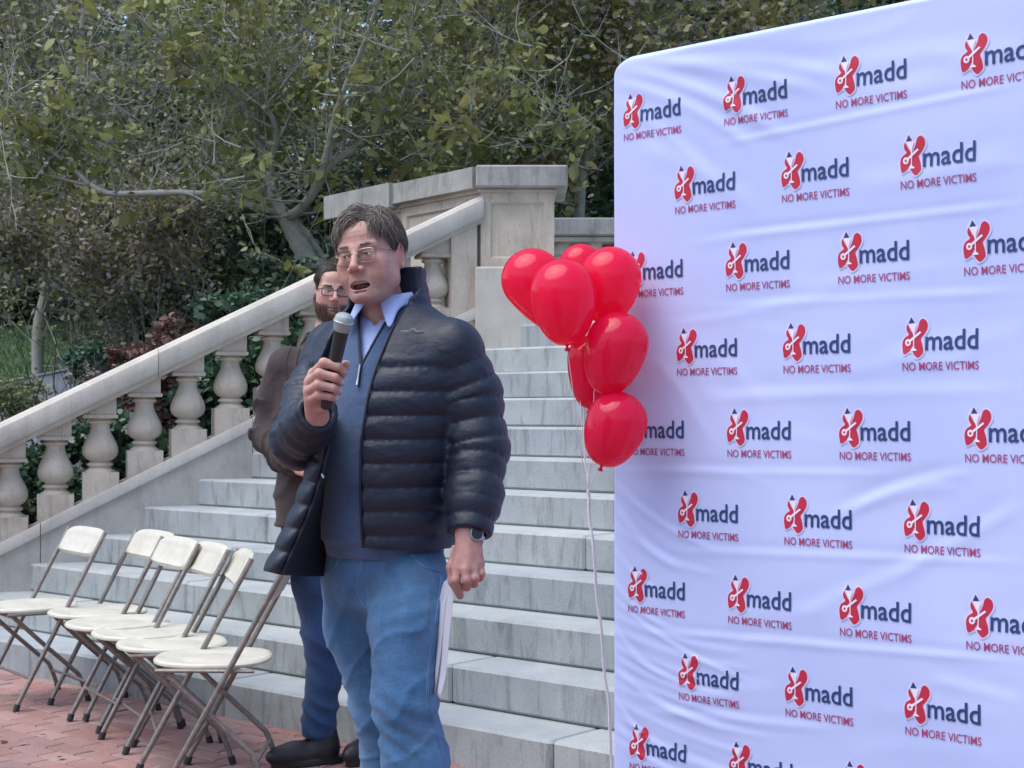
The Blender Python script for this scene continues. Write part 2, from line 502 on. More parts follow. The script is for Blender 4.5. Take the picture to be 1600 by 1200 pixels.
build_balustrade()

# ---------------------------------------------------------------- pier and parapet at the stair head
def panelled(mb, o, ax, ay, x0, x1, z0, z1, t, inset=.05, dep=.02):
    """one faced wall block with a sunk panel in its front (front = -ay side at y=0)"""
    o = np.asarray(o, float)
    q = lambda x, y, z: o + ax * x + ay * y + ZZ * z
    xi0, xi1, zi0, zi1 = x0 + inset, x1 - inset, z0 + inset, z1 - inset
    V = [q(x0, 0, z0), q(x1, 0, z0), q(x1, 0, z1), q(x0, 0, z1),
         q(xi0, 0, zi0), q(xi1, 0, zi0), q(xi1, 0, zi1), q(xi0, 0, zi1),
         q(xi0 + .012, dep, zi0 + .012), q(xi1 - .012, dep, zi0 + .012), q(xi1 - .012, dep, zi1 - .012), q(xi0 + .012, dep, zi1 - .012),
         q(x0, t, z0), q(x1, t, z0), q(x1, t, z1), q(x0, t, z1)]
    Fc = [(0, 1, 5, 4), (1, 2, 6, 5), (2, 3, 7, 6), (3, 0, 4, 7), (4, 5, 9, 8), (5, 6, 10, 9), (6, 7, 11, 10), (7, 4, 8, 11), (8, 9, 10, 11),
          (1, 13, 14, 2), (3, 2, 14, 15), (0, 3, 15, 12), (13, 12, 15, 14), (0, 12, 13, 1)]
    mb.add(V, Fc)
def slab_poly(mb, pts, z0, z1, out=0.0):
    n = len(pts); V = [(p[0], p[1], z0) for p in pts] + [(p[0], p[1], z1) for p in pts]
    Fc = [tuple(range(n - 1, -1, -1)), tuple(range(n, 2 * n))] + [(i, (i + 1) % n, (i + 1) % n + n, i + n) for i in range(n)]
    mb.add(V, Fc)
def build_pier():
    X0, X1, Yf = -.20, .27, 9.42
    W = np.array([-.63, .777, 0.0]); W /= np.linalg.norm(W); WN = np.array([W[1], -W[0], 0])   # WN points to back right
    root = empty('stone_pier', (.03, 9.6, NST * RI)); tag(root, 'square panelled stone pier with flat cap at the head of the steps', 'pier')
    off = -np.array([.03, 9.6, NST * RI])
    def fin(mb, name, mat, par=root, of=off, ang=30):
        mb.v = [tuple(np.array(v) + of) for v in mb.v]
        return smooth_by_angle(mb.build(name, mat, par), ang)
    mb = MB(); mb.box(X0 - .035, X1 + .06, Yf - .07, Yf + .55, 1.3, 2.29, bev=.012); fin(mb, 'base_block', MT['lime_cool'])
    mb = MB(); panelled(mb, (0, Yf, 0), np.array([1., 0, 0]), np.array([0, 1., 0]), X0, X1, 2.29, 2.77, .5, .062); fin(mb, 'shaft', MT['lime'])
    mb = MB(); mb.box(X0 - .015, X1 + .015, Yf - .02, Yf + .52, 2.77, 2.795, bev=.006); fin(mb, 'moulding', MT['lime'])
    mb = MB(); mb.box(X0 - .03, X1 + .085, Yf - .075, Yf + .6, 2.795, 2.935, bev=.010); fin(mb, 'cap_stone', MT['cap'])
    # parapet going back to the left
    A = np.array([X0 + .0, Yf + .03, 0.0])
    r2 = empty('parapet_wall', tuple(A + ZZ * 1.5)); tag(r2, 'panelled stone parapet with weathered coping running back behind the speaker\'s head', 'wall')
    of2 = -(A + ZZ * 1.5)
    for (l0, l1, zt, nm) in ((0.0, .90, 2.77, 'wall_stone'), (.90, 1.74, 2.745, 'wall_stone')):
        mb = MB(); panelled(mb, A, W, WN, l0 + .002, l1 - .002, 1.2, zt, .42, .06)
        fin(mb, nm, MT['lime'], r2, of2)
        mb = MB()
        a0 = l0 + .0; ov = .07 if l0 == 0 else .10
        p = [A + W * (a0) - WN * ov, A + W * l1 - WN * ov, A + W * l1 + WN * .48, A + W * a0 + WN * .48]
        q = [A + W * (a0) - WN * .02, A + W * l1 - WN * .02, A + W * l1 + WN * .44, A + W * a0 + WN * .44]
        slab_poly(mb, [(x[0], x[1]) for x in q], zt + .001, zt + .026)
        fin(mb, 'moulding', MT['lime'], r2, of2)
        mb = MB(); slab_poly(mb, [(x[0], x[1]) for x in p], zt + .027, 2.932 if l0 == 0 else 2.940)
        o = fin(mb, 'coping_stone', MT['cap'], r2, of2)
build_pier()

def build_back_balustrade():
    y0 = 11.9
    root = empty('landing_balustrade', (.9, y0, NST * RI)); tag(root, 'level stone balustrade at the back of the upper landing behind the balloons', 'balustrade')
    off = np.array([-.9, -y0, -NST * RI])
    def fin(mb, name, mat):
        mb.v = [tuple(np.array(v) + off) for v in mb.v]; return smooth_by_angle(mb.build(name, mat, root), 30)
    for a, b in ((.25, 1.4), (1.4, 2.6), (2.6, 3.8)):
        mb = MB(); mb.box(a + .002, b - .002, y0, y0 + .36, 2.80, 2.945, bev=.012); fin(mb, 'rail_stone', MT['cap'])
        mb = MB(); mb.box(a + .002, b - .002, y0 + .04, y0 + .32, 2.755, 2.798, bev=.006); fin(mb, 'moulding', MT['lime'])
        mb = MB(); mb.box(a + .002, b - .002, y0 + .02, y0 + .34, 1.9, 2.22, bev=.01); fin(mb, 'curb_stone', MT['lime_cool'])
    prof = [(.085, .0), (.085, .05), (.06, .07), (.07, .09), (.06, .1), (.09, .15), (.1, .19), (.09, .24), (.06, .32), (.05, .38), (.065, .4), (.065, .42), (.085, .44), (.085, .535)]
    for k in range(13):
        mb = MB(); mb.lathe(prof, (.4 + k * .26, y0 + .18, 2.22), 20); fin(mb, 'baluster', MT['lime'])
build_back_balustrade()

# low stone edging wall round the lawn
def build_edging():
    pts = [P(-90, 622, 12.9), P(0, 603, 12.6), P(70, 590, 12.4), P(135, 576, 12.3), P(150, 570, 12.6)]
    pts = bezier_pts(pts, 5)
    mb = MB(); V = []; Fc = []
    for p in pts:
        V += [(p[0], p[1], .3), (p[0], p[1], p[2] + .04 - .02), (p[0], p[1] - .015, p[2] + .04 - .015), (p[0], p[1] - .015, p[2] + .04), (p[0] + .03, p[1] + .2, p[2] + .05), (p[0] + .03, p[1] + .2, .3)]
    n = len(pts)
    for i in range(n - 1):
        for j in range(5): a = i * 6 + j; Fc.append((a, a + 1, a + 7, a + 6))
    Fc += [(0, 1, 2, 3, 4, 5), tuple(range(n * 6 - 1, n * 6 - 7, -1))]
    mb.add(V, Fc)
    o = mb.build('edging_wall', MT['bluestone']); smooth_by_angle(o, 40)
    tag(o, 'low curved grey stone edging wall below the lawn at far left', 'wall')
build_edging()
# ================================================================ VEGETATION
MT['bark'] = stone_mat('bark', (.24, .24, .205), (.40, .40, .35), (.27, .30, .19), scale=14, grain=60)
MT['bark_pale'] = stone_mat('pale_bark', (.34, .34, .30), (.50, .50, .44), (.30, .32, .22), scale=12, grain=60)
MT['bark_dark'] = stone_mat('dark_bark', (.045, .045, .045), (.08, .08, .075), (.05, .06, .045), scale=12, grain=60)
MT['leaf_dark'] = leaf_mat('evergreen_leaves', [(.045, .085, .070), (.075, .125, .090), (.12, .165, .10), (.19, .21, .12)], .5, .15)
MT['leaf_teal'] = leaf_mat('shrub_leaves', [(.03, .075, .05), (.05, .11, .07), (.08, .15, .09), (.13, .19, .12)], .5, .2)
MT['leaf_olive'] = leaf_mat('olive_leaves', [(.10, .12, .045), (.18, .19, .07), (.26, .24, .09), (.32, .22, .12)], .5, .3)
MT['leaf_yellow'] = leaf_mat('magnolia_leaves', [(.14, .18, .06), (.22, .25, .08), (.32, .32, .11), (.38, .31, .14)], .45, .35)
MT['leaf_grey'] = leaf_mat('dry_leaves', [(.18, .155, .145), (.26, .225, .20), (.34, .30, .265), (.52, .48, .42)], .6, .2)
MT['leaf_greygreen'] = leaf_mat('greygreen_leaves', [(.085, .12, .05), (.15, .185, .07), (.24, .265, .11), (.40, .41, .23)], .55, .2)
MT['leaf_red'] = leaf_mat('red_leaves', [(.07, .03, .03), (.12, .05, .045), (.17, .09, .075), (.22, .15, .12)], .5, .2)
MT['leaf_ivy'] = leaf_mat('ivy_leaves', [(.022, .055, .035), (.04, .09, .05), (.06, .12, .065), (.09, .15, .085)], .4, .15)

def leaves_mesh(pos, size, rng, elong=2.0, droop=0.0, bend=.18, wide=None):
    """leaf-sized bent faces at the points pos: 6 vertices, 2 quads each"""
    n = len(pos)
    d = rng.normal(0, 1, (n, 3)); d[:, 2] = d[:, 2] * .6 - droop; d /= np.linalg.norm(d, axis=1)[:, None]
    r = rng.normal(0, 1, (n, 3)); sd = np.cross(d, r); sd /= (np.linalg.norm(sd, axis=1)[:, None] + 1e-9)
    nr = np.cross(d, sd)
    L_ = (size * rng.uniform(.6, 1.25, n))[:, None]; Wd = L_ / elong
    p = pos
    a = p; b = p + d * L_ * .35 + sd * Wd * .5 + nr * bend * Wd; c = p + d * L_ * .75 + sd * Wd * .36 + nr * bend * Wd * .6
    e = p + d * L_; f = p + d * L_ * .75 - sd * Wd * .36 + nr * bend * Wd * .6; h = p + d * L_ * .35 - sd * Wd * .5 + nr * bend * Wd
    V = np.stack([a, b, c, e, f, h], 1).reshape(-1, 3)
    k = (np.arange(n) * 6)[:, None]
    Fc = np.concatenate([k + np.array([[0, 1, 4, 5]]), k + np.array([[1, 2, 3, 4]])], 0)
    return V, Fc

def clump_points(n, cs, rs, rng, shell=.35):
    """n points in clumps; cs centres (m,3), rs radii (m,3); denser towards each clump's outside"""
    m = len(cs); vol = (rs[:, 0] * rs[:, 1] * rs[:, 2]) ** .8; pr = vol / vol.sum()
    i = rng.choice(m, n, p=pr)
    d = rng.normal(0, 1, (n, 3)); d /= np.linalg.norm(d, axis=1)[:, None]
    rr = rng.uniform(shell, 1, n) ** .6
    return cs[i] + d * rr[:, None] * rs[i] * (1 + .18 * rng.normal(0, 1, (n, 1)))

def crown(name, root, org, n, size, cs, rs, mat, seed, elong=2.0, droop=0.0, kind=None):
    rng = np.random.default_rng(seed)
    pts = clump_points(n, np.asarray(cs, float), np.asarray(rs, float), rng)
    V, Fc = leaves_mesh(pts - np.asarray(org), size, rng, elong, droop)
    o = mesh_obj(name, V, Fc, mat, root)
    if kind: tag(o, kind=kind)
    return o

def grow(mb, start, dirv, length, r, rng, depth, tips, wob=.25, up=.08, split=3, seg=5, n=5, ratio=.62):
    pts = [np.array(start, float)]; d = np.array(dirv, float); d /= np.linalg.norm(d); rs = [r]
    for i in range(seg):
        d = d + rng.normal(0, wob, 3) * .5 + np.array([0, 0, up]); d /= np.linalg.norm(d)
        pts.append(pts[-1] + d * length / seg); rs.append(r * (1 - .75 * (i + 1) / seg))
    mb.tube(pts, rs, n=n if r > .012 else 3, caps=False)
    tips += pts[2:]
    if depth > 0:
        for q in range(split + (rng.random() < .5)):
            i = rng.integers(1, seg + 1)
            nd = d + rng.normal(0, .65, 3); nd /= np.linalg.norm(nd)
            grow(mb, pts[i], nd, length * ratio * rng.uniform(.7, 1.2), max(rs[i] * .6, .0048), rng, depth - 1, tips, wob, up, split, max(3, seg - 1), 4, ratio)

def limb(mb, pts, r0, r1, n=9):
    q = bezier_pts(pts, 6); m = len(q)
    rng = np.random.default_rng(int(abs(q[0][0]) * 1000) % 9999)
    rs = [(r0 + (r1 - r0) * i / (m - 1)) * (1 + .06 * rng.normal()) for i in range(m)]
    mb.tube(q, rs, n=n); return q

# --- far woodland closing the view -----------------------------------------------------
def far_wood():
    rng = np.random.default_rng(21)
    cs = []; rs = []
    for x in np.linspace(-24, 24, 26):
        for k in range(7):
            y = 38 + rng.uniform(-3, 4); z = float(hill_z(np.array(x), np.array(y))) + 1.2 + k * 2.1
            cs.append((x + rng.normal(0, .8), y, z + rng.normal(0, .5))); rs.append((1.9 + rng.uniform(0, .7), 1.5, 1.5))
    o = crown('far_woodland', None, (0, 0, 0), 62000, .42, cs, rs, MT['leaf_dark'], 22, 1.7)
    tag(o, kind='stuff'); o['label'] = 'dark mass of woodland closing the view on top of the slope'
far_wood()
def unseen_trees():  # trees behind the camera, added for balloon reflections and to block low sky
    rng = np.random.default_rng(23); cs = []; rs = []
    for a in np.linspace(-1.9, 1.9, 34):
        for k in range(4):
            r_ = 34 + rng.uniform(-2, 2); cs.append((r_ * math.sin(a), -r_ * math.cos(a), 1.2 + k * 2.2 + rng.normal(0, .7))); rs.append((2.4, 2.2, 1.9))
    o = crown('unseen_woodland', None, (0, 0, 0), 16000, .7, cs, rs, MT['leaf_dark'], 24, 1.5); tag(o, kind='stuff'); o['label'] = 'unseen woodland behind the camera, added for the balloon reflections'
unseen_trees()

def gz(x, y): return float(hill_z(np.array(x), np.array(y)))

def evergreen(px, Y, top_py, wpx, n, seed, label, mat='leaf_dark', size=.11, low=0.25, name='evergreen_tree', group='evergreen trees on the slope'):
    rng = np.random.default_rng(seed)
    x = (px - 800) / F * Y; g0 = gz(x, Y); top = CAM_H + (650 - top_py) / F * Y; w_ = wpx / F * Y / 2
    root = empty(name, (x, Y, g0)); tag(root, label, 'tree', group)
    org = np.array([x, Y, g0])
    mb = MB(); H = top - g0
    tr = bezier_pts([(0, 0, -.1), (rng.normal(0, .1), .05, H * .3), (rng.normal(0, .15), 0, H * .65), (0, 0, H * .93)], 5)
    mb.tube(tr, list(np.linspace(.16, .03, len(tr))), 8)
    cs = []; rs = []
    for k in range(34):
        t = rng.uniform(low, .97); a = rng.uniform(0, 6.28)
        ww = w_ * (1 - .55 * max(0, t - .45)) * rng.uniform(.35, .95)
        c = np.array([math.cos(a) * ww, math.sin(a) * ww * .8, H * t]); cs.append(c + org); q = rng.uniform(.28, .5) * w_; rs.append((q, q, q * .75))
        b0 = np.array([0, 0, max(.1, H * t - .5 * ww)]); mb.tube([b0, (b0 + c) / 2 + [0, 0, .1], c], [.035, .022, .008], 4, caps=False)
    mb.build('trunk', MT['bark_dark'], root, smooth=True)
    crown('crown', root, org, n, size, cs, rs, MT[mat], seed + 1, 1.9, .2)

evergreen(40, 21, -60, 520, 26000, 31, 'tall dark evergreen tree at the far left edge behind the lawn')
evergreen(300, 19.5, 60, 420, 26000, 33, 'dark blue-green evergreen behind the pale horizontal branch', size=.10, low=.08)
evergreen(520, 21, -60, 440, 26000, 35, 'dense dark evergreen directly behind the forked magnolia trunk', size=.10, low=.08)
evergreen(760, 19, -40, 380, 24000, 37, 'dark evergreen rising behind the panelled parapet', low=.08)
evergreen(930, 17.5, 60, 330, 24000, 39, 'dark glossy evergreen filling the gap between pier and banner', 'leaf_ivy', .12, low=.05)
evergreen(1150, 19, -60, 360, 24000, 41, 'dark evergreen showing over the top edge of the banner')
evergreen(1420, 21, -60, 420, 16000, 43, 'dark evergreen hidden mostly behind the right half of the banner')

# --- hedge of ivy-like shrubs straight behind the balustrade ----------------------------
def hedge():
    rng = np.random.default_rng(51)
    for k, s in enumerate(np.linspace(-1.6, 2.3, 7)):
        c = curb_pt(s) + BN * .95; z = .35 + .42 * max(0, s + .3)
        root = empty('ivy_shrub', (c[0], c[1], z - .5))
        wh = ['leftmost', 'second from left', 'third from left', 'middle', 'fifth from left', 'sixth from left', 'rightmost'][k]
        tag(root, 'dark green leafy shrub seen between balusters, %s of the row behind the balustrade' % wh, 'shrub', 'shrubs behind the balustrade')
        org = np.array([c[0], c[1], z - .5])
        mb = MB(); tips = []
        for q in range(5): grow(mb, (0, 0, -.1), (rng.normal(0, .5), rng.normal(0, .3), 1), .7, .012, rng, 1, tips, seg=4)
        mb.build('stem', MT['bark_dark'], root)
        cs = []; rs = []
        for q in range(12):
            cs.append((c[0] + rng.uniform(-.38, .38), c[1] + rng.uniform(-.15, .3), z + rng.uniform(-.15, .52) + .2 * rng.random())); rs.append((.2, .17, .15))
        crown('foliage', root, org, 5200, .06, cs, rs, MT['leaf_ivy'], 60 + k, 1.4)
hedge()

# --- the forked magnolia ---------------------------------------------------------------
def magnolia():
    Y = 12.6
    b = P(497, 430, Y); org = np.array([b[0] + .05, Y, gz(b[0], Y)])
    root = empty('magnolia_tree', tuple(org)); tag(root, 'forked grey magnolia with sparse yellow-green leaves behind the balustrade rail', 'tree')
    Q = lambda px, py, dy=0.0: P(px, py, Y + dy) - org
    rng = np.random.default_rng(71)
    mb = MB(); tips = []; L_ = []
    L_.append((limb(mb, [(.12, 0, -.3), Q(505, 455), Q(487, 415), Q(462, 372), Q(446, 338)], .095, .07, 12)))
    L_.append(limb(mb, [(.25, .15, -.3), Q(530, 470, .15), Q(505, 410, .15), Q(480, 370, .1), Q(455, 345, .05)], .055, .04, 10))
    def lm(pts, r0, r1, spawn=10, ln=.9, depth=2):
        q = limb(mb, pts, r0, r1, 8)
        for k in range(spawn):
            i = rng.integers(2, len(q)); d = q[min(i, len(q) - 1)] - q[i - 1]
            nd = d / np.linalg.norm(d) * .5 + rng.normal(0, .6, 3) + [0, 0, .15]
            grow(mb, q[i], nd, ln * rng.uniform(.5, 1.2), r1 * .62, rng, depth, tips, seg=5)
        return q
    lm([Q(447, 342), Q(428, 310), Q(420, 265), Q(405, 215, .1), Q(396, 165, .2), Q(380, 100, .3), Q(372, 30, .3), Q(360, -60, .3)], .062, .022, 22)
    lm([Q(418, 262), Q(432, 225, -.1), Q(428, 190, -.2), Q(415, 165, -.3)], .035, .02, 8)
    lm([Q(420, 240), Q(432, 200, .3), Q(445, 130, .5), Q(470, 60, .7), Q(480, -30, .8)], .035, .015, 12)
    lm([Q(446, 340), Q(468, 328, -.15), Q(490, 300, -.3), Q(512, 262, -.4), Q(548, 235, -.4), Q(580, 214, -.3), Q(622, 182, -.2), Q(640, 165, -.1)], .048, .022, 18)
    lm([Q(500, 285, -.35), Q(512, 230, -.5), Q(530, 160, -.6), Q(560, 90, -.7), Q(585, 20, -.8), Q(600, -60, -.8)], .034, .013, 16)
    lm([Q(628, 178, -.2), Q(660, 165, -.2), Q(700, 175, -.3), Q(740, 195, -.4), Q(775, 210, -.5)], .022, .009, 12, .6)
    lm([Q(668, 165, -.2), Q(680, 200, -.2), Q(692, 235, -.2), Q(712, 262, -.2)], .018, .007, 6, .35)
    lm([Q(640, 168, -.1), Q(680, 120, 0), Q(730, 70, .1), Q(790, 30, .1), Q(840, -30, .1)], .022, .009, 14, .8)
    lm([Q(700, 100, 0), Q(770, 110, -.3), Q(830, 140, -.4), Q(860, 180, -.5)], .016, .006, 9, .6)
    lm([Q(405, 215), Q(370, 150, -.3), Q(330, 118, -.4), Q(280, 80, -.5), Q(225, 35, -.6), Q(190, 0, -.6)], .032, .011, 16, .7)
    # the pale level branch to the left
    q2 = MB()
    l2 = limb(q2, [Q(440, 335), Q(405, 325, -.2), Q(372, 317, -.3), Q(335, 306, -.35), Q(285, 301, -.4), Q(230, 302, -.4), Q(170, 302, -.4), Q(140, 288, -.4)], .030, .024, 8)
    q2.build('pale_branch', MT['bark_pale'], root, smooth=True)
    lm([Q(140, 289, -.4), Q(110, 260, -.4), Q(80, 235, -.45), Q(55, 200, -.5), Q(15, 150, -.5)], .024, .010, 9, .6)
    lm([Q(140, 290, -.4), Q(90, 278, -.4), Q(50, 268, -.4), Q(10, 255, -.4)], .014, .008, 6, .5)
    for k in range(12):
        i = rng.integers(6, len(l2)); grow(mb, l2[i], (rng.normal(0, .5), rng.normal(0, .3), rng.uniform(-.3, 1.2)), .55, .009, rng, 1, tips)
    mb.build('trunk', MT['bark'], root, smooth=True)
    T = np.array(tips)
    # a few pale bare twigs
    mb = MB(); tp = []
    for k in range(220):
        p = T[rng.integers(len(T))]
        grow(mb, p, (rng.normal(0, .8), rng.normal(0, .5), rng.normal(.2, .6)), rng.uniform(.3, .75), .007, rng, 1, tp, wob=.35, split=2, seg=4)
    tag(mb.build('bare_twigs', MT['bark_pale'], root), kind='stuff')
    T2 = np.concatenate([T, np.array(tp)])
    # big leaves in hanging bunches
    sel = T[rng.integers(0, len(T), 420)]
    pos = np.repeat(sel, 7, 0) + rng.normal(0, .055, (420 * 7, 3))
    near = np.argsort(pos[:, 1])[:300]; rest = np.argsort(pos[:, 1])[300:]
    V, Fc = leaves_mesh(pos[rest], .135, rng, 2.1, .7, .25)
    tag(mesh_obj('large_leaves', V, Fc, MT['leaf_yellow'], root), kind='stuff')
    Vp, Fp = leaves_mesh(np.zeros((8, 3)), .14, rng, 2.1, .7, .25); protos = []
    for k, i in enumerate(near):
        if k < 8: o = mesh_obj('leaf', Vp[k * 6:k * 6 + 6], [(0, 1, 4, 5), (1, 2, 3, 4)], MT['leaf_yellow'], root); protos.append(o.data)
        else: o = bpy.data.objects.new('leaf', protos[k % 8]); COL.objects.link(o); o.parent = root
        o.location = tuple(pos[i]); o.rotation_euler = (0, 0, float(rng.uniform(0, 6.28))); s_ = float(rng.uniform(.7, 1.2)); o.scale = (s_, s_, s_)
    pos = T2[rng.integers(0, len(T2), 10500)] + rng.normal(0, .10, (10500, 3))
    V, Fc = leaves_mesh(pos, .062, rng, 1.9, .3)
    mesh_obj('crown', V, Fc, MT['leaf_greygreen'], root)
magnolia()

def loose_tree(name, label, Y, base_px, limbs, leaf, size, n, seed, spawn=14, ln=.8, bark='bark', extra=None, group=None, wob=.3, sigma=.12, depth=2):
    b = P(base_px[0], base_px[1], Y); org = np.array([b[0], Y, gz(b[0], Y)])
    root = empty(name, tuple(org)); tag(root, label, 'tree', group)
    rng = np.random.default_rng(seed); mb = MB(); tips = []
    first = True
    for pts, r0, r1 in limbs:
        w_ = [P(x, y, Y + d) - org for x, y, d in pts]
        if first: w_ = [np.array([0, 0, -.2])] + w_; first = False
        q = limb(mb, w_, r0, r1, 8)
        for k in range(spawn):
            i = rng.integers(3, len(q)); d = q[i] - q[i - 1]
            grow(mb, q[i], d / np.linalg.norm(d) * .4 + rng.normal(0, .65, 3), ln * rng.uniform(.5, 1.3), max(r1 * .6, .006), rng, depth, tips, wob=wob, seg=5)
    mb.build('trunk', MT[bark], root, smooth=True)
    T = np.array(tips)
    pos = T[rng.integers(0, len(T), n)] + rng.normal(0, sigma, (n, 3))
    V, Fc = leaves_mesh(pos, size, rng, 1.9, .35)
    mesh_obj('crown', V, Fc, MT[leaf], root)
    if extra:
        mat, sz, m = extra
        pos = T[rng.integers(0, len(T), m)] + rng.normal(0, sigma, (m, 3))
        V, Fc = leaves_mesh(pos, sz, rng, 1.7, .2)
        mesh_obj('pale_leaves', V, Fc, MT[mat], root)

loose_tree('bare_tree', 'twiggy tree with grey dry leaves at upper left above the lawn', 15.0, (60, 560),
           [([(60, 520, 0), (75, 430, 0), (60, 340, 0), (90, 240, 0), (120, 130, 0), (130, 20, 0), (140, -60, 0)], .07, .02),
            ([(70, 420, 0), (120, 350, -.3), (180, 260, -.4), (220, 160, -.5), (260, 60, -.5), (280, -40, -.5)], .035, .012),
            ([(66, 380, 0), (20, 300, -.2), (-20, 200, -.3), (-50, 100, -.3)], .03, .012),
            ([(90, 240, 0), (40, 150, .3), (20, 60, .4), (10, -40, .4)], .03, .012),
            ([(120, 350, -.3), (190, 330, -.6), (250, 290, -.8), (320, 230, -.9), (360, 180, -.9)], .022, .008)],
           'leaf_greygreen', .085, 8500, 81, spawn=24, ln=1.1, bark='bark_pale', extra=('leaf_grey', .07, 6500))
loose_tree('rose_bush_tree', 'low purplish twiggy tree with pale specks over the lawn at left', 13.6, (215, 545),
           [([(212, 520, 0), (200, 480, 0), (165, 430, 0), (125, 380, 0), (90, 340, 0)], .03, .01),
            ([(178, 480, 0), (210, 430, -.1), (240, 380, -.2), (280, 345, -.2)], .022, .008),
            ([(170, 440, 0), (90, 410, -.2), (30, 385, -.3), (-30, 350, -.3)], .022, .008),
            ([(180, 490, 0), (230, 470, .1), (270, 450, .1), (300, 440, .1)], .018, .007)],
           'leaf_grey', .06, 8500, 83, spawn=18, ln=.6, bark='bark_pale', extra=('leaf_greygreen', .065, 4000), wob=.5, sigma=.09)
loose_tree('olive_tree', 'olive-brown leafed tree hanging over the stone pier and banner corner', 14.2, (900, 330),
           [([(905, 330, 0), (915, 240, 0), (900, 150, 0), (880, 60, 0), (870, -50, 0)], .06, .02),
            ([(912, 250, 0), (960, 180, -.2), (1010, 90, -.3), (1060, 20, -.4), (1090, -40, -.4)], .04, .012),
            ([(905, 170, 0), (850, 110, -.4), (800, 60, -.6), (760, 0, -.6), (740, -50, -.6)], .032, .012),
            ([(905, 200, 0), (850, 200, -.4), (810, 215, -.7), (780, 240, -.8)], .025, .008),
            ([(960, 180, -.2), (1040, 150, -.3), (1120, 100, -.3), (1200, 50, -.3), (1230, -10, -.3)], .03, .01)],
           'leaf_olive', .10, 12000, 85, spawn=17, ln=.95, bark='bark', extra=('leaf_grey', .08, 3500), sigma=.13)

# --- shrubs close behind the rail ------------------------------------------------------
def shrub(px, py, Y, wpx, hpx, mat, size, n, seed, label, name='garden_shrub', elong=1.8):
    c = P(px, py, Y); w_ = wpx / F * Y / 2; h = hpx / F * Y
    g0 = gz(c[0], Y); org = np.array([c[0], Y, g0]); rng = np.random.default_rng(seed)
    root = empty(name, tuple(org)); tag(root, label, 'shrub')
    mb = MB(); tips = []
    for q in range(7): grow(mb, (rng.normal(0, .06), 0, -.1), (rng.normal(0, .5), rng.normal(0, .4), 1), (c[2] - g0) + h * .3, .014, rng, 1, tips, seg=4)
    mb.build('stem', MT['bark_dark'], root)
    cs = []; rs = []
    for q in range(14):
        a = rng.uniform(-1, 1); cs.append((c[0] + a * w_ * .8, Y + rng.uniform(-.2, .2), c[2] + (rng.uniform(-.5, .45)) * h * math.sqrt(max(.1, 1 - a * a * .6)))); q_ = rng.uniform(.22, .4) * w_
        rs.append((q_, q_, min(q_, h * .3)))
    z = c[2] - h * .5
    while z > g0 + .05:   # leaves down to the ground
        cs.append((c[0] + rng.uniform(-.5, .5) * w_, Y, z)); rs.append((w_ * .5, .2, .15)); z -= .18
    crown('foliage', root, org, n, size, cs, rs, MT[mat], seed + 1, elong)
shrub(372, 478, 11.0, 120, 60, 'leaf_teal', .075, 3600, 91, 'bright green leafy shrub peeping over the stone rail below the magnolia')
shrub(268, 525, 10.9, 75, 65, 'leaf_red', .06, 2600, 93, 'red-brown leafed shrub just above the stone rail')
shrub(205, 558, 10.8, 80, 38, 'leaf_red', .055, 2300, 95, 'low reddish shrub beside the green ground plants above the rail')
shrub(150, 560, 11.4, 90, 44, 'leaf_teal', .055, 2600, 97, 'blue-green low shrub at the end of the stone edging wall')
shrub(136, 590, 10.9, 34, 50, 'leaf_grey', .05, 1000, 99, 'small brown dead plant standing against the edging wall', elong=2.5)
shrub(25, 622, 10.6, 130, 56, 'leaf_greygreen', .05, 3200, 101, 'grey-green spiky shrub above the rail at the left edge of the picture', elong=3)
shrub(430, 440, 12.0, 130, 90, 'leaf_dark', .075, 3600, 103, 'dark shrub round the foot of the magnolia trunk')
shrub(300, 430, 14.5, 300, 200, 'leaf_dark', .09, 9000, 105, 'wide dark green shrub under the pale level branch')
shrub(205, 480, 16.0, 170, 90, 'leaf_greygreen', .08, 5000, 107, 'grey-green rounded shrub standing on the lawn\'s right end')
shrub(100, 478, 21.0, 260, 50, 'leaf_dark', .08, 4500, 109, 'dark bushy growth along the top edge of the lawn')
shrub(-60, 462, 20.5, 200, 70, 'leaf_greygreen', .08, 4500, 111, 'grey-green bush at the left end of the lawn')
shrub(560, 470, 12.5, 170, 110, 'leaf_dark', .075, 4000, 113, 'dark low bush behind the two men\'s heads')
shrub(900, 420, 14.5, 200, 120, 'leaf_ivy', .09, 5000, 115, 'dark green bush above the level balustrade beside the pier')
shrub(1000, 330, 15.0, 200, 200, 'leaf_ivy', .10, 5000, 117, 'tall dark bush behind the banner\'s left edge')

# grass blades near the camera side of the lawn
def lawn_grass():
    rng = np.random.default_rng(121); n = 60000
    x = rng.uniform(-9, -2.5, n); y = 12.6 + rng.uniform(0, 1, n) ** 1.3 * 10.5
    pos = np.stack([x, y, hill_z(x, y) + .02], -1)
    d = np.stack([rng.normal(0, .35, n), rng.normal(0, .35, n), np.ones(n)], -1) * rng.uniform(.04, .09, n)[:, None]
    sd = rng.normal(0, 1, (n, 3)); sd[:, 2] = 0; sd = sd / np.linalg.norm(sd, axis=1)[:, None] * .008
    V = np.stack([pos - sd, pos + sd, pos + d], 1).reshape(-1, 3)
    Fc = np.arange(n * 3).reshape(-1, 3)
    o = mesh_obj('lawn_grass', V, Fc, MT['grass']); tag(o, kind='stuff'); o['label'] = 'mown green grass on the slope at left'
lawn_grass()

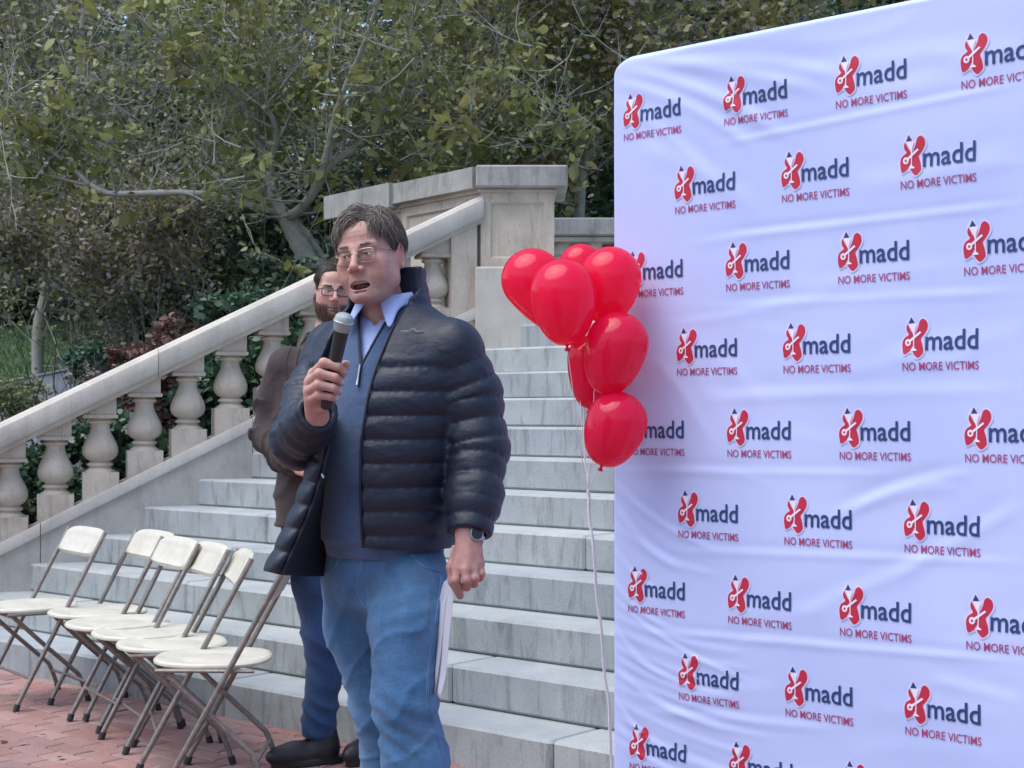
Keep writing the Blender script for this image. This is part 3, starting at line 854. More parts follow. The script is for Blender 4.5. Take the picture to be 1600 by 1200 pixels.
# a dark building glimpsed above the banner
def building():
    o0 = np.array([5.6, 30.0, gz(5.6, 30)])
    root = empty('dark_building', tuple(o0)); tag(root, 'dark blue building glimpsed through the trees above the banner', 'building')
    m = plain_mat('dark_wall', (.03, .04, .06), .7, var=.3); gl = plain_mat('dark_glass', (.02, .025, .04), .1)
    mb = MB(); mb.box(-1.5, 5, 0, 4, -.5, 4.6); mb.build('wall', m, root)
    mb = MB(); mb.box(-1.8, 5.3, -.3, 4.3, 4.6, 4.8); mb.build('roof', MT['bark_dark'], root)
    for k in range(5):
        mb = MB(); mb.box(-1.1 + k * 1.2, -.4 + k * 1.2, -.04, .02, 2.9, 4.1); mb.build('window', gl, root)
building()
# ================================================================ BANNER
BU = np.array([.749, -.663, 0.0]); BU /= np.linalg.norm(BU); BNn = np.array([BU[1], -BU[0], 0.0])
if BNn[1] > 0: BNn = -BNn
B0 = np.array([.311, 4.56, 0.0]); BW, BH, BR = 2.44, 2.445, .075
def bn_uv(px, py):
    t = (px - 800) / F; s = (4.56 * t - .311) / (.749 + .663 * t); Y = 4.56 - .663 * s
    return s, CAM_H + (650 - py) * Y / F
def make_wrinkles():
    rng = np.random.default_rng(201); L_ = []
    def ln(x0, y0, x1, y1, amp, wid, curve=0.0):
        a = bn_uv(x0, y0); b = bn_uv(x1, y1); L_.append((a[0], a[1], b[0], b[1], amp, wid, curve))
    # pulled folds from the upper left corner
    ln(965, 110, 1230, 215, .007, .020, .03); ln(960, 130, 1180, 235, .006, .018, .03); ln(985, 98, 1300, 150, .006, .02, .02)
    ln(965, 160, 1120, 290, .004, .02, .02); ln(1000, 230, 1180, 330, .004, .03, .02); ln(1040, 100, 1320, 120, .005, .02, .02)
    # long level creases from folding
    ln(1130, 225, 1600, 130, .004, .010); ln(1120, 372, 1600, 318, .004, .010); ln(1100, 480, 1600, 455, .0025, .012)
    ln(960, 735, 1400, 742, .003, .012); ln(1040, 860, 1600, 880, .0035, .012); ln(1000, 985, 1600, 1035, .0045, .011)
    ln(1000, 1110, 1300, 1140, .004, .014); ln(1100, 620, 1600, 610, .003, .02)
    # fans from the left edge downwards
    for k in range(13):
        y = 740 + k * 38 + rng.uniform(-10, 10)
        ln(955, y, 955 + rng.uniform(90, 230), y + rng.uniform(70, 150), rng.uniform(.003, .0065), rng.uniform(.007, .013), -.03)
    for k in range(10):
        y = 960 + k * 22; ln(958, y, 1180 + rng.uniform(-40, 60), y + 60 + k * 5, .0030, .010, -.02)
    # right side pulls
    ln(1300, 810, 1500, 760, .005, .02, .02); ln(1330, 800, 1520, 740, .004, .015, .02); ln(1400, 900, 1600, 790, .004, .02); ln(1250, 960, 1450, 880, .004, .022)
    ln(1380, 560, 1600, 520, .003, .03); ln(1330, 300, 1600, 240, .003, .03); ln(1180, 130, 1600, 60, .003, .03); ln(1450, 1060, 1600, 1100, .004, .02)
    ln(1050, 520, 1200, 640, .003, .03, .02); ln(1020, 560, 1110, 700, .004, .022, .02)
    for k in range(26):
        x, y = rng.uniform(1000, 1600), rng.uniform(50, 1200)
        ln(x, y, x + rng.uniform(120, 300), y + rng.uniform(-45, 35), rng.uniform(.001, .0025), rng.uniform(.014, .03), rng.uniform(-.03, .03))
    return L_
WR = make_wrinkles()
def cloth_d(s, z):
    s = np.asarray(s, float); z = np.asarray(z, float)
    d = .005 * np.sin(1.3 * s + 2.1 * z) * np.sin(2.2 * s - 1.1 * z + 1) + .0022 * np.sin(5.1 * s + 9 * z + .5 * np.sin(4 * s)) * np.sin(3 * s + 1.7)
    for a0, a1, b0, b1, A, w_, cv in WR:
        dx, dz = b0 - a0, b1 - a1; L_ = math.hypot(dx, dz); dx /= L_; dz /= L_
        t = ((s - a0) * dx + (z - a1) * dz) / L_; n = -(s - a0) * dz + (z - a1) * dx - cv * 4 * t * (1 - t)
        env = np.clip(np.minimum(t + .06, 1.06 - t) / .25, 0, 1); env = env * env * (3 - 2 * env)
        d = d + .47 * A * env * (np.exp(-(n / w_) ** 2) - .6 * np.exp(-((n - 1.6 * w_) / (1.2 * w_)) ** 2))
    edge = np.clip(np.minimum(np.minimum(s, BW - s), BH - z) / .02, 0, 1)
    return d * edge
def fabric_mat():
    m, N, L, B = new_mat('banner_fabric')
    B.inputs['Base Color'].default_value = (.56, .64, .96, 1); B.inputs['Roughness'].default_value = .6
    B.inputs['Sheen Weight'].default_value = .25; B.inputs['Sheen Roughness'].default_value = .4
    geo = N.new('ShaderNodeNewGeometry')
    n = noise_node(N, L, geo.outputs['Position'], 600, 2, .6); bump(N, L, n.outputs[0], .12, .001, B)
    n2 = noise_node(N, L, geo.outputs['Position'], 2.2, 4, .6)
    r = ramp(N, [(.35, (.47, .555, .90)), (.65, (.52, .60, .94))]); L.new(n2.outputs[0], r.inputs[0]); L.new(r.outputs[0], B.inputs['Base Color'])
    return m
def build_banner():
    root = empty('banner_stand', tuple(B0)); tag(root, 'large pale blue fabric banner wall printed all over with repeated small red and navy logos', 'banner')
    ns, nz = 330, 330
    sv = np.concatenate([BR * (1 - np.cos(np.linspace(0, np.pi / 2, 14)))[:-1] , np.linspace(BR, BW - BR, ns), BW - BR * (1 - np.cos(np.linspace(np.pi / 2, 0, 14)))[1:]])
    ns = len(sv)
    def zt(s):
        q = np.where(s < BR, BR - s, np.where(s > BW - BR, s - (BW - BR), 0)); return BH - BR + np.sqrt(np.clip(BR ** 2 - q ** 2, 0, None))
    tv = np.linspace(0, 1, nz)
    S, T = np.meshgrid(sv, tv); Z = .02 + T * (zt(S) - .02)
    D = cloth_d(S, Z)
    # rolled edge
    e = np.minimum(np.minimum(S, BW - S), zt(S) - Z); D = D - .012 * np.clip(1 - e / .012, 0, 1) ** 2
    front = BU * S[..., None] + BNn * D[..., None] + ZZ * Z[..., None]
    back = BU * S[..., None] + BNn * (-.034 + 0 * D[..., None]) + ZZ * Z[..., None]
    idx = np.arange(ns * nz).reshape(nz, ns)
    q = lambda I: np.stack([I[:-1, :-1], I[:-1, 1:], I[1:, 1:], I[1:, :-1]], -1).reshape(-1, 4)
    Ff = q(idx); Fb = q(idx + ns * nz)[:, ::-1]
    b = np.concatenate([idx[0, :-1], idx[:-1, -1], idx[-1, :0:-1], idx[:0:-1, 0]])
    Fr = np.stack([b, np.roll(b, -1), np.roll(b, -1) + ns * nz, b + ns * nz], -1)[:, ::-1]
    V = np.concatenate([front.reshape(-1, 3), back.reshape(-1, 3)])
    cloth = mesh_obj('banner_cloth', V, np.concatenate([Ff, Fb, Fr]), fabric_mat(), root, smooth=True)
    for s in (.25, 2.19):
        mb = MB(); mb.frame_box((0, 0, 0), BU, BNn, ZZ, s - .03, s + .03, -.3, .3, 0, .015, bev=.003)
        fix_normals(mb.build('foot', plain_mat('banner_foot', (.3, .3, .32), .4, .6), root))
    red = plain_mat('logo_red', (.50, .018, .055), .6); navy = plain_mat('logo_navy', (.018, .045, .16), .6)
    wine = plain_mat('tagline_red', (.36, .05, .16), .6); wht = plain_mat('logo_white', (.80, .76, .92), .6); hal = plain_mat('logo_outline', (.64, .62, .90), .6)
    def text_vf(txt, x0, x1, z0, z1, off):
        cu = bpy.data.curves.new('t', 'FONT'); cu.body = txt; cu.size = 1; cu.offset = off; cu.resolution_u = 3; cu.space_character = 1.0
        ob = bpy.data.objects.new('t', cu); COL.objects.link(ob)
        dg = bpy.context.evaluated_depsgraph_get(); me = bpy.data.meshes.new_from_object(ob.evaluated_get(dg))
        co = np.array([v.co[:] for v in me.vertices]); fs = [tuple(p.vertices) for p in me.polygons]
        bpy.data.objects.remove(ob); bpy.data.curves.remove(cu); bpy.data.meshes.remove(me)
        mn, mx = co.min(0), co.max(0)
        x = x0 + (co[:, 0] - mn[0]) / (mx[0] - mn[0]) * (x1 - x0); z = z0 + (co[:, 1] - mn[1]) / (mx[1] - mn[1]) * (z1 - z0)
        return np.stack([x, z], -1), fs
    uX, uZ = .000180, .000166
    pieces = []
    def poly(pts, mi, lift, sm=True):
        p = np.array([((x - 110) * uX, (205 - y) * uZ) for x, y in pts])
        if sm:
            n = len(p); out = []
            for i in range(n):
                p0, p1, p2, p3 = p[i - 1], p[i], p[(i + 1) % n], p[(i + 2) % n]
                for t in (0, .33, .66): out.append(.5 * (2 * p1 + (p2 - p0) * t + (2 * p0 - 5 * p1 + 4 * p2 - p3) * t * t + (3 * p1 - p0 - 3 * p2 + p3) * t ** 3))
            p = np.array(out)
        from mathutils.geometry import tessellate_polygon
        tris = tessellate_polygon([[Vector((a, b_, 0)) for a, b_ in p]])
        pieces.append((p, [tuple(t) for t in tris], mi, lift))
    halo = [(245, 175), (310, 280), (350, 290), (390, 222), (450, 215), (505, 270), (535, 380), (500, 470), (450, 560), (465, 760), (440, 835), (355, 890), (300, 860), (250, 780), (145, 830), (100, 740), (80, 630), (110, 540), (165, 480), (145, 400), (160, 300)]
    poly(halo, 4, .0016)
    poly([(245, 205), (302, 300), (203, 308)], 1, .0026, False)
    poly([(425, 240), (470, 262), (500, 310), (503, 380), (480, 440), (440, 505), (400, 560), (425, 650), (442, 760), (420, 810), (352, 858), (285, 785), (280, 745), (295, 620), (300, 560), (310, 480), (330, 430), (360, 350), (380, 275)], 0, .0026)
    poly([(190, 315), (200, 340), (250, 440), (285, 480), (285, 640), (262, 680), (240, 735), (142, 800), (112, 700), (110, 610), (140, 540), (210, 485), (180, 430), (170, 370)], 0, .0026)
    poly([(205, 312), (335, 318), (292, 470), (285, 500), (268, 450)], 3, .0036, False)                       # glass bowl
    poly([(284, 440), (300, 440), (299, 700), (345, 738), (335, 748), (245, 745), (250, 720), (284, 700)], 3, .0036, False)   # stem, foot
    th = np.linspace(0, 2 * math.pi, 12, endpoint=False)
    poly([(200 + 46 * math.cos(a), 612 + 56 * math.sin(a)) for a in th], 3, .0036)                            # key head
    poly([(200 + 17 * math.cos(a), 612 + 20 * math.sin(a)) for a in th], 0, .0045)
    poly([(225, 570), (385, 440), (410, 462), (330, 530), (240, 605)], 3, .0042, False)                       # key blade
    w1 = text_vf('madd', (470 - 110) * uX, (1275 - 110) * uX, (205 - 748) * uZ, (205 - 425) * uZ, .012); pieces.append((w1[0], w1[1], 1, .0022))
    w2 = text_vf('NO MORE VICTIMS', .001, (1285 - 110) * uX, (205 - 1062) * uZ, (205 - 930) * uZ, .006); pieces.append((w2[0], w2[1], 2, .0022))
    def place(s0, z0):
        V = []; Fc = []; mi = []; b = 0
        for p, fs, m, lift in pieces:
            s = s0 + p[:, 0]; z = z0 + p[:, 1]
            d = cloth_d(s, z) + lift
            V.append(BU * s[:, None] + BNn * d[:, None] + ZZ * z[:, None]); Fc += [tuple(i + b for i in f) for f in fs]; mi += [m] * len(fs); b += len(p)
        o = mesh_obj('logo_print', np.concatenate(V), Fc, [red, navy, wine, wht, hal], cloth, fmat=mi)
    for r in range(10):
        if r % 2 == 0: z0 = 2.326 - .4815 * (r / 2); ss = [.05 + .362 * k for k in range(6)]
        else: z0 = 2.085 - .4825 * ((r - 1) / 2); ss = [.2366 + .3635 * k for k in range(6)]
        for s in ss:
            if s + .22 > BW: continue
            place(s + (2.33 - z0) * .010, z0)
build_banner()

# ================================================================ BALLOONS
def latex():
    m, N, L, B = new_mat('red_latex')
    B.inputs['Base Color'].default_value = (.85, .022, .11, 1); B.inputs['Roughness'].default_value = .14
    B.inputs['Coat Weight'].default_value = .5; B.inputs['Coat Roughness'].default_value = .14
    B.inputs['Subsurface Weight'].default_value = .08; B.inputs['Subsurface Radius'].default_value = (.05, .004, .006)
    geo = N.new('ShaderNodeNewGeometry'); n = noise_node(N, L, geo.outputs['Position'], 9, 2, .5); bump(N, L, n.outputs[0], .05, .004, B)
    tr = N.new('ShaderNodeBsdfTranslucent'); tr.inputs[0].default_value = (1.0, .07, .20, 1); mx = N.new('ShaderNodeMixShader'); mx.inputs[0].default_value = .62
    L.new(B.outputs[0], mx.inputs[1]); L.new(tr.outputs[0], mx.inputs[2]); L.new(mx.outputs[0], N['Material Output'].inputs[0])
    return m
MT['latex'] = latex(); MT['string'] = plain_mat('white_ribbon', (.75, .74, .78), .5)
def build_balloons():
    spec = [  # centre px, py, half width px, height px, knot px/py, depth, label
        (832, 437, 49, 132, (902, 520), 4.50, 'shiny red balloon at the upper left of the bunch, furthest from the banner'),
        (907, 415, 34, 92, (912, 475), 4.62, 'red balloon at the top middle of the bunch, mostly hidden behind two others'),
        (881, 469, 52, 130, (886, 540), 4.30, 'large red balloon in front of the other upper ones, its dark knot over the steps'),
        (952, 441, 49, 112, (940, 505), 4.40, 'upper right red balloon overlapping the banner and its first logo'),
        (921, 580, 35, 112, (920, 638), 4.50, 'narrow looking red balloon in shade behind the lower two'),
        (961, 550, 49, 126, (943, 616), 4.33, 'middle right red balloon below the top cluster, in front of the banner edge'),
        (961, 667, 48, 112, (940, 728), 4.33, 'lowest red balloon of the bunch with its knot over the cord')]
    prof_t = np.linspace(0, 1, 30)
    gather = P(919, 768, 4.42)
    cord = [gather, P(921, 800, 4.42), P(926, 850, 4.42), P(933, 930, 4.43), P(939, 985, 4.44), P(946, 1060, 4.45), P(952, 1110, 4.46), P(955, 1180, 4.47), P(956, 1260, 4.49), P(957, 1318, 4.5)]
    cord = bezier_pts(cord, 14)
    for i, (px, py, hw, hh, kn, Y, lab) in enumerate(spec):
        c = P(px, py, Y); k = P(kn[0], kn[1], Y if i != 0 else Y)
        ax = c - k; d = np.linalg.norm(ax); ax /= d
        top = c + ax * (hh / F * Y * .5) if i not in (0, 1) else c + ax * hw / F * Y
        H = np.linalg.norm(top - k); r = hw / F * Y
        root = empty('balloon', tuple(k)); tag(root, lab, 'balloon', 'red balloons in a bunch')
        # profile: round head, tapering neck
        zc = H - r
        prof = []
        for a in np.linspace(0, 1, 34):
            th = math.pi * (1 - a)          # from the neck (pi) to the top (0)
            rr = math.sin(th); zz = math.cos(th)
            if zz < 0:
                zz2 = zz * (zc / r); rr = rr ** .84 * (1 - .07 * (zz * zz))
                prof.append((max(.004, rr * r), zc + zz2 * r))
            else: prof.append((max(.0005, rr * r), zc + zz * r))
        mb = MB(); mb.lathe(prof, (0, 0, 0), 48)
        tq = Vector(ax).to_track_quat('Z', 'Y')
        V = [tuple(tq @ Vector(v)) for v in mb.v]
        o = mesh_obj('latex_body', V, mb.f, MT['latex'], root, smooth=True)
        mb = MB(); mb.lathe([(.004, .006), (.005, .0), (.0035, -.004), (.0075, -.010), (.0085, -.014), (.007, -.016)], (0, 0, 0), 14)
        V = [tuple(tq @ Vector(v)) for v in mb.v]; mesh_obj('knot', V, mb.f, MT['latex'], root, smooth=True)
        # ribbon: hangs from the knot to the gathering point, then twists round the cord line
        rng = np.random.default_rng(300 + i); g = gather - k
        pts = [-ax * .004, g * .3 + np.array([rng.normal(0, .008), .01, -.01]), g * .7 + np.array([rng.normal(0, .006), .005, -.008])]
        for j in range(0, len(cord), 1):
            ph = j * .55 + i * 6.28 / 7; rr = .0035 + .0015 * math.sin(j * .8 + i)
            q = cord[j] - k + np.array([math.cos(ph) * rr, math.sin(ph) * rr, 0]); pts.append(q)
        pts = pts[:len(pts) - int(rng.integers(0, 4))]
        mb = MB(); mb.tube(bezier_pts(pts, 3), .0014, 5); mb.build('ribbon', MT['string'], root, smooth=True)
build_balloons()
# ================================================================ FOLDING CHAIRS
def chair_plastic():
    m, N, L, B = new_mat('chair_plastic')
    geo = N.new('ShaderNodeNewGeometry')
    n = noise_node(N, L, geo.outputs['Position'], 11, 8, .7)
    r = ramp(N, [(.35, (.50, .48, .40)), (.6, (.60, .58, .49)), (.8, (.40, .38, .32))]); L.new(n.outputs[0], r.inputs[0])
    L.new(r.outputs[0], B.inputs['Base Color']); B.inputs['Roughness'].default_value = .42
    n2 = noise_node(N, L, geo.outputs['Position'], 500, 2, .5); bump(N, L, n2.outputs[0], .1, .0008, B)
    return m
def steel():
    m, N, L, B = new_mat('painted_steel')
    geo = N.new('ShaderNodeNewGeometry')
    n = noise_node(N, L, geo.outputs['Position'], 40, 6, .7)
    r = ramp(N, [(.35, (.19, .165, .15)), (.7, (.32, .28, .25))]); L.new(n.outputs[0], r.inputs[0])
    L.new(r.outputs[0], B.inputs['Base Color']); B.inputs['Roughness'].default_value = .38; B.inputs['Metallic'].default_value = .45
    return m
MT['plastic'] = chair_plastic(); MT['steel'] = steel(); MT['rubber'] = plain_mat('rubber_foot', (.03, .028, .027), .7)
def pan(nx, ny, hx, hy0, hy1, dip, th, frontpow=2.6):
    """rounded dished plate: returns closed mesh"""
    V = []; Fc = []
    top = []; n = 40
    rings = [1.0, .97, .90, .72, .45, 0.0]
    cy = (hy0 + hy1) / 2; hy = (hy1 - hy0) / 2
    def pt(a, k):
        c, s = math.cos(a), math.sin(a); p = 2 / frontpow
        x = hx * math.copysign(abs(c) ** p, c) * k; y = hy * math.copysign(abs(s) ** p, s) * k
        if y > 0: x *= 1 - .16 * (y / hy) ** 2
        return x, cy + y
    zt = {1.0: -.007, .97: 0, .90: .001, .72: -dip * .55, .45: -dip * .95, 0.0: -dip}
    for k in rings[:-1]:
        for j in range(n): x, y = pt(2 * math.pi * j / n, k); V.append((x, y, zt[k]))
    V.append((0, cy, zt[0.0])); ctr = len(V) - 1
    for r in range(len(rings) - 2):
        for j in range(n): a, b = r * n + j, r * n + (j + 1) % n; Fc.append((a, b, b + n, a + n))
    r = len(rings) - 2
    for j in range(n): Fc.append((r * n + j, r * n + (j + 1) % n, ctr))
    b0 = len(V)
    for k, z in ((.995, -th), (.95, -th - .004), (.90, -th + .004)):
        for j in range(n): x, y = pt(2 * math.pi * j / n, k); V.append((x, y, z))
    for j in range(n): a, b = j, (j + 1) % n; Fc.append((b, a, b0 + j, b0 + (j + 1) % n))
    for r in range(2):
        for j in range(n): a, b = b0 + r * n + j, b0 + r * n + (j + 1) % n; Fc.append((b, a, a + n, b + n))
    Fc.append(tuple(b0 + 2 * n + j for j in range(n)))
    return V, Fc
def chair_parts():
    parts = {}
    tube_y = lambda z: -.045 - (z - .44) * .545
    mb = MB()
    V, Fc = pan(1, 1, .208, -.165, .262, .013, .015)
    mb.add([(x, y, z + .455) for x, y, z in V], Fc); parts['seat'] = (mb, MT['plastic'])
    mb = MB()   # back rest: curved shell between the tubes, hooked over their tops
    n = 16; m = 8; H = .130
    Vf = []
    for side, off in ((0, .011), (1, -.008)):
        for j in range(m + 1):
            v = j / m
            for i in range(n + 1):
                t = i / n * 2 - 1
                x = t * .225 * (1 - .05 * max(0, v - .8) / .2 * abs(t) ** 6); z = .672 + H * v - (.02 * (abs(t) ** 5) * (v - .5) * 2 if v > .5 else -.02 * abs(t) ** 5 * (1 - 2 * v))
                rim = 1 if (j in (0, m) or i in (0, n)) else 0
                y = tube_y(z) - .016 * (1 - t * t) + off * (1 if not rim else .25) + (.006 if side == 0 and (j in (1, m - 1) or i in (1, n - 1)) and not rim else 0)
                Vf.append((x, y, z))
    Fc = []; K = (n + 1) * (m + 1)
    for j in range(m):
        for i in range(n):
            a = j * (n + 1) + i; Fc.append((a + 1, a, a + n + 1, a + n + 2)); Fc.append((K + a, K + a + 1, K + a + n + 2, K + a + n + 1))
    per = [i for i in range(n + 1)] + [j * (n + 1) + n for j in range(1, m + 1)] + [m * (n + 1) + i for i in range(n - 1, -1, -1)] + [j * (n + 1) for j in range(m - 1, 0, -1)]
    for a, b in zip(per, per[1:] + per[:1]): Fc.append((a, b, b + K, a + K))
    mb.add(Vf, Fc); parts['backrest'] = (mb, MT['plastic'])
    r = .0108
    for nm, sx in (('long_tube', -1), ('long_tube', 1)):
        mb = MB(); pts = [(sx * .222, tube_y(.79), .79), (sx * .222, tube_y(.44), .44), (sx * .222, tube_y(.2), .2), (sx * .222, tube_y(.012), .012)]
        mb.tube(pts, r, 10); parts[(nm, sx)] = (mb, MT['steel'])
        mb = MB(); y0 = tube_y(.012); mb.tube([(sx * .222, tube_y(.03), .03), (sx * .222, y0, .0)], .0145, 10); parts[('rubber_foot', sx, 'long_tube')] = (mb, MT['rubber'])
        mb = MB(); mb.tube(bezier_pts([(sx * .190, .19, .427), (sx * .190, .06, .30), (sx * .190, -.09, .16), (sx * .190, -.125, .12), (sx * .190, -.165, .012)], 4), .0105, 10); parts[('rear_leg', sx)] = (mb, MT['steel'])
        mb = MB(); mb.tube([(sx * .190, -.160, .03), (sx * .190, -.168, .0)], .0135, 10); parts[('rubber_foot', sx, 'rear_leg')] = (mb, MT['rubber'])
        mb = MB(); mb.tube([(sx * .206, -.13, .43), (sx * .206, .22, .434)], .008, 6); mb.tube([(sx * .214, tube_y(.43), .43), (sx * .196, tube_y(.43), .43)], .012, 8); parts[('seat_rail', sx)] = (mb, MT['steel'])
    mb = MB(); mb.tube([(-.19, .19, .424), (.19, .19, .424)], .009, 8); parts['front_bar'] = (mb, MT['steel'])
    mb = MB(); mb.tube([(-.188, -.135, .10), (.188, -.135, .10)], .007, 8); parts['rear_stretcher'] = (mb, MT['steel'])
    mb = MB(); mb.tube([(-.22, tube_y(.14), .14), (.22, tube_y(.14), .14)], .007, 8); parts['front_stretcher'] = (mb, MT['steel'])
    return parts
def build_chairs():
    pr = chair_parts()
    spots = [(-1.915, 6.93, 128, 'leftmost of the six cream folding chairs, standing apart before the steps'),
             (-1.535, 6.72, 127, 'second folding chair from the left, its back partly covered by the next chair'),
             (-1.345, 6.32, 123, 'third folding chair from the left, seat front poking furthest out of the tight group'),
             (-1.160, 6.03, 119, 'fourth folding chair from the left, in the middle of the overlapping group'),
             (-1.000, 5.66, 107, 'fifth folding chair from the left, behind the one nearest the men'),
             (-.812, 5.23, 92, 'rightmost and nearest folding chair, seen side on next to the men\'s legs')]
    objs = None
    for i, (X, Y, a, lab) in enumerate(spots):
        rz = R(a); lx, ly = -.222, -.236
        cx = X - (lx * math.cos(rz) - ly * math.sin(rz)); cy = Y - (lx * math.sin(rz) + ly * math.cos(rz))
        root = empty('folding_chair', (cx, cy, .001), rz); tag(root, lab, 'chair', 'folding chairs in front of the steps')
        if objs is None:
            objs = {}
            for k, (mb, mat) in pr.items():
                nm = k if isinstance(k, str) else k[0]
                o = mb.build(nm, mat, root); smooth_by_angle(o, 50); objs[k] = o
            for k, o in objs.items():
                if isinstance(k, tuple) and k[0] == 'rubber_foot': o.parent = objs[(k[2], k[1])]
        else:
            new = {}
            for k, o in objs.items():
                c = o.copy(); COL.objects.link(c); c.parent = root; new[k] = c
            for k, c in new.items():
                if isinstance(k, tuple) and k[0] == 'rubber_foot': c.parent = new[(k[2], k[1])]
build_chairs()

# small litter at the foot of the steps
def litter():
    m = plain_mat('dark_leaf_litter', (.05, .03, .03), .8, var=.4)
    c = P(383, 1104, 0)
    Y = 1.34 * F / (1110 - 650.0); c = np.array([(383 - 800) / F * Y, Y, 0])
    mb = MB(); mb.box(-.028, .028, -.015, .015, 0, .035, bev=.008); mb.tube([(-.02, -.018, .01), (0, -.03, .028), (.022, -.018, .012)], .005, 6)
    o = mb.build('dark_clip', m, None, loc=(c[0], c[1] , .0), rz=.5); smooth_by_angle(o, 40)
    tag(o, 'small dark object lying on the bricks against the lowest step', 'litter')
    rng = np.random.default_rng(9)
    for i, (px, py) in enumerate([(407, 1117), (1, 1160), (30, 1165), (95, 1185), (165, 1100), (290, 1100), (525, 1150), (540, 1152), (550, 1150), (60, 1152), (210, 1160), (470, 1166)]):
        Y = 1.34 * F / (py - 650.0); c = ((px - 800) / F * Y, Y, .004)
        V, Fc = leaves_mesh(np.zeros((1, 3)), .055, rng, 1.7, 0, .5)
        V[:, 2] = V[:, 2] * .25 + .006
        o = mesh_obj('fallen_leaf', V, Fc, MT['leaf_red'] if i % 2 else MT['leaf_grey'], None, loc=c)
        where = ['just right of the dark object by the lowest step', 'at the left border of the picture', 'lower left, in front of the leftmost chair', 'at the bottom edge left of the chairs', 'under the leftmost chair', 'between the legs of the middle chairs',
                 'left of three by the lowest step beyond the boot', 'middle of three by the lowest step beyond the boot', 'right of three by the lowest step beyond the boot', 'left foreground before the second chair', 'under the front legs of the third chair', 'next to the rear man\'s trouser hem'][i]
        tag(o, 'small dry leaf on the bricks, ' + where, 'leaf', 'fallen leaves on the bricks')
litter()
# ================================================================ IMPLICIT MODELLING (people)
def V3(*a): return np.array(a, float)
def smin(a, b, k):
    h = np.clip(.5 + .5 * (b - a) / k, 0, 1); return b + (a - b) * h - k * h * (1 - h)
def smax(a, b, k): return -smin(-a, -b, k)
def seg_t(p, a, b):
    ba = b - a; t = np.clip(((p - a) @ ba) / (ba @ ba), 0, 1); return t
def rcone(p, a, b, r1, r2):
    a = np.asarray(a, float); b = np.asarray(b, float)
    t = seg_t(p, a, b); return np.linalg.norm(p - a - t[:, None] * (b - a), axis=1) - (r1 + (r2 - r1) * t)
def sph(p, c, r): return np.linalg.norm(p - np.asarray(c, float), axis=1) - r
def ell(p, c, r):
    r = np.asarray(r, float); q = (p - np.asarray(c, float)) / r
    k = np.linalg.norm(q, axis=1); k2 = np.linalg.norm(q / r, axis=1) + 1e-9; return k * (k - 1) / k2
def chain(p, pts, rs, k=.004):
    d = None
    for i in range(len(pts) - 1):
        e = rcone(p, pts[i], pts[i + 1], rs[i], rs[i + 1]); d = e if d is None else smin(d, e, k)
    return d
def wob(p, f, seed=0.0):
    """cheap smooth noise in -1..1"""
    x, y, z = p[:, 0] * f + seed, p[:, 1] * f + seed * 1.7, p[:, 2] * f + seed * 2.3
    return (np.sin(x + 1.3 * np.sin(y * 1.1 + z * .7)) + np.sin(y * 1.27 + 1.1 * np.sin(z * .9 + x * 1.3)) + np.sin(z * 1.13 + 1.2 * np.sin(x * .8 + y * 1.2))) / 3
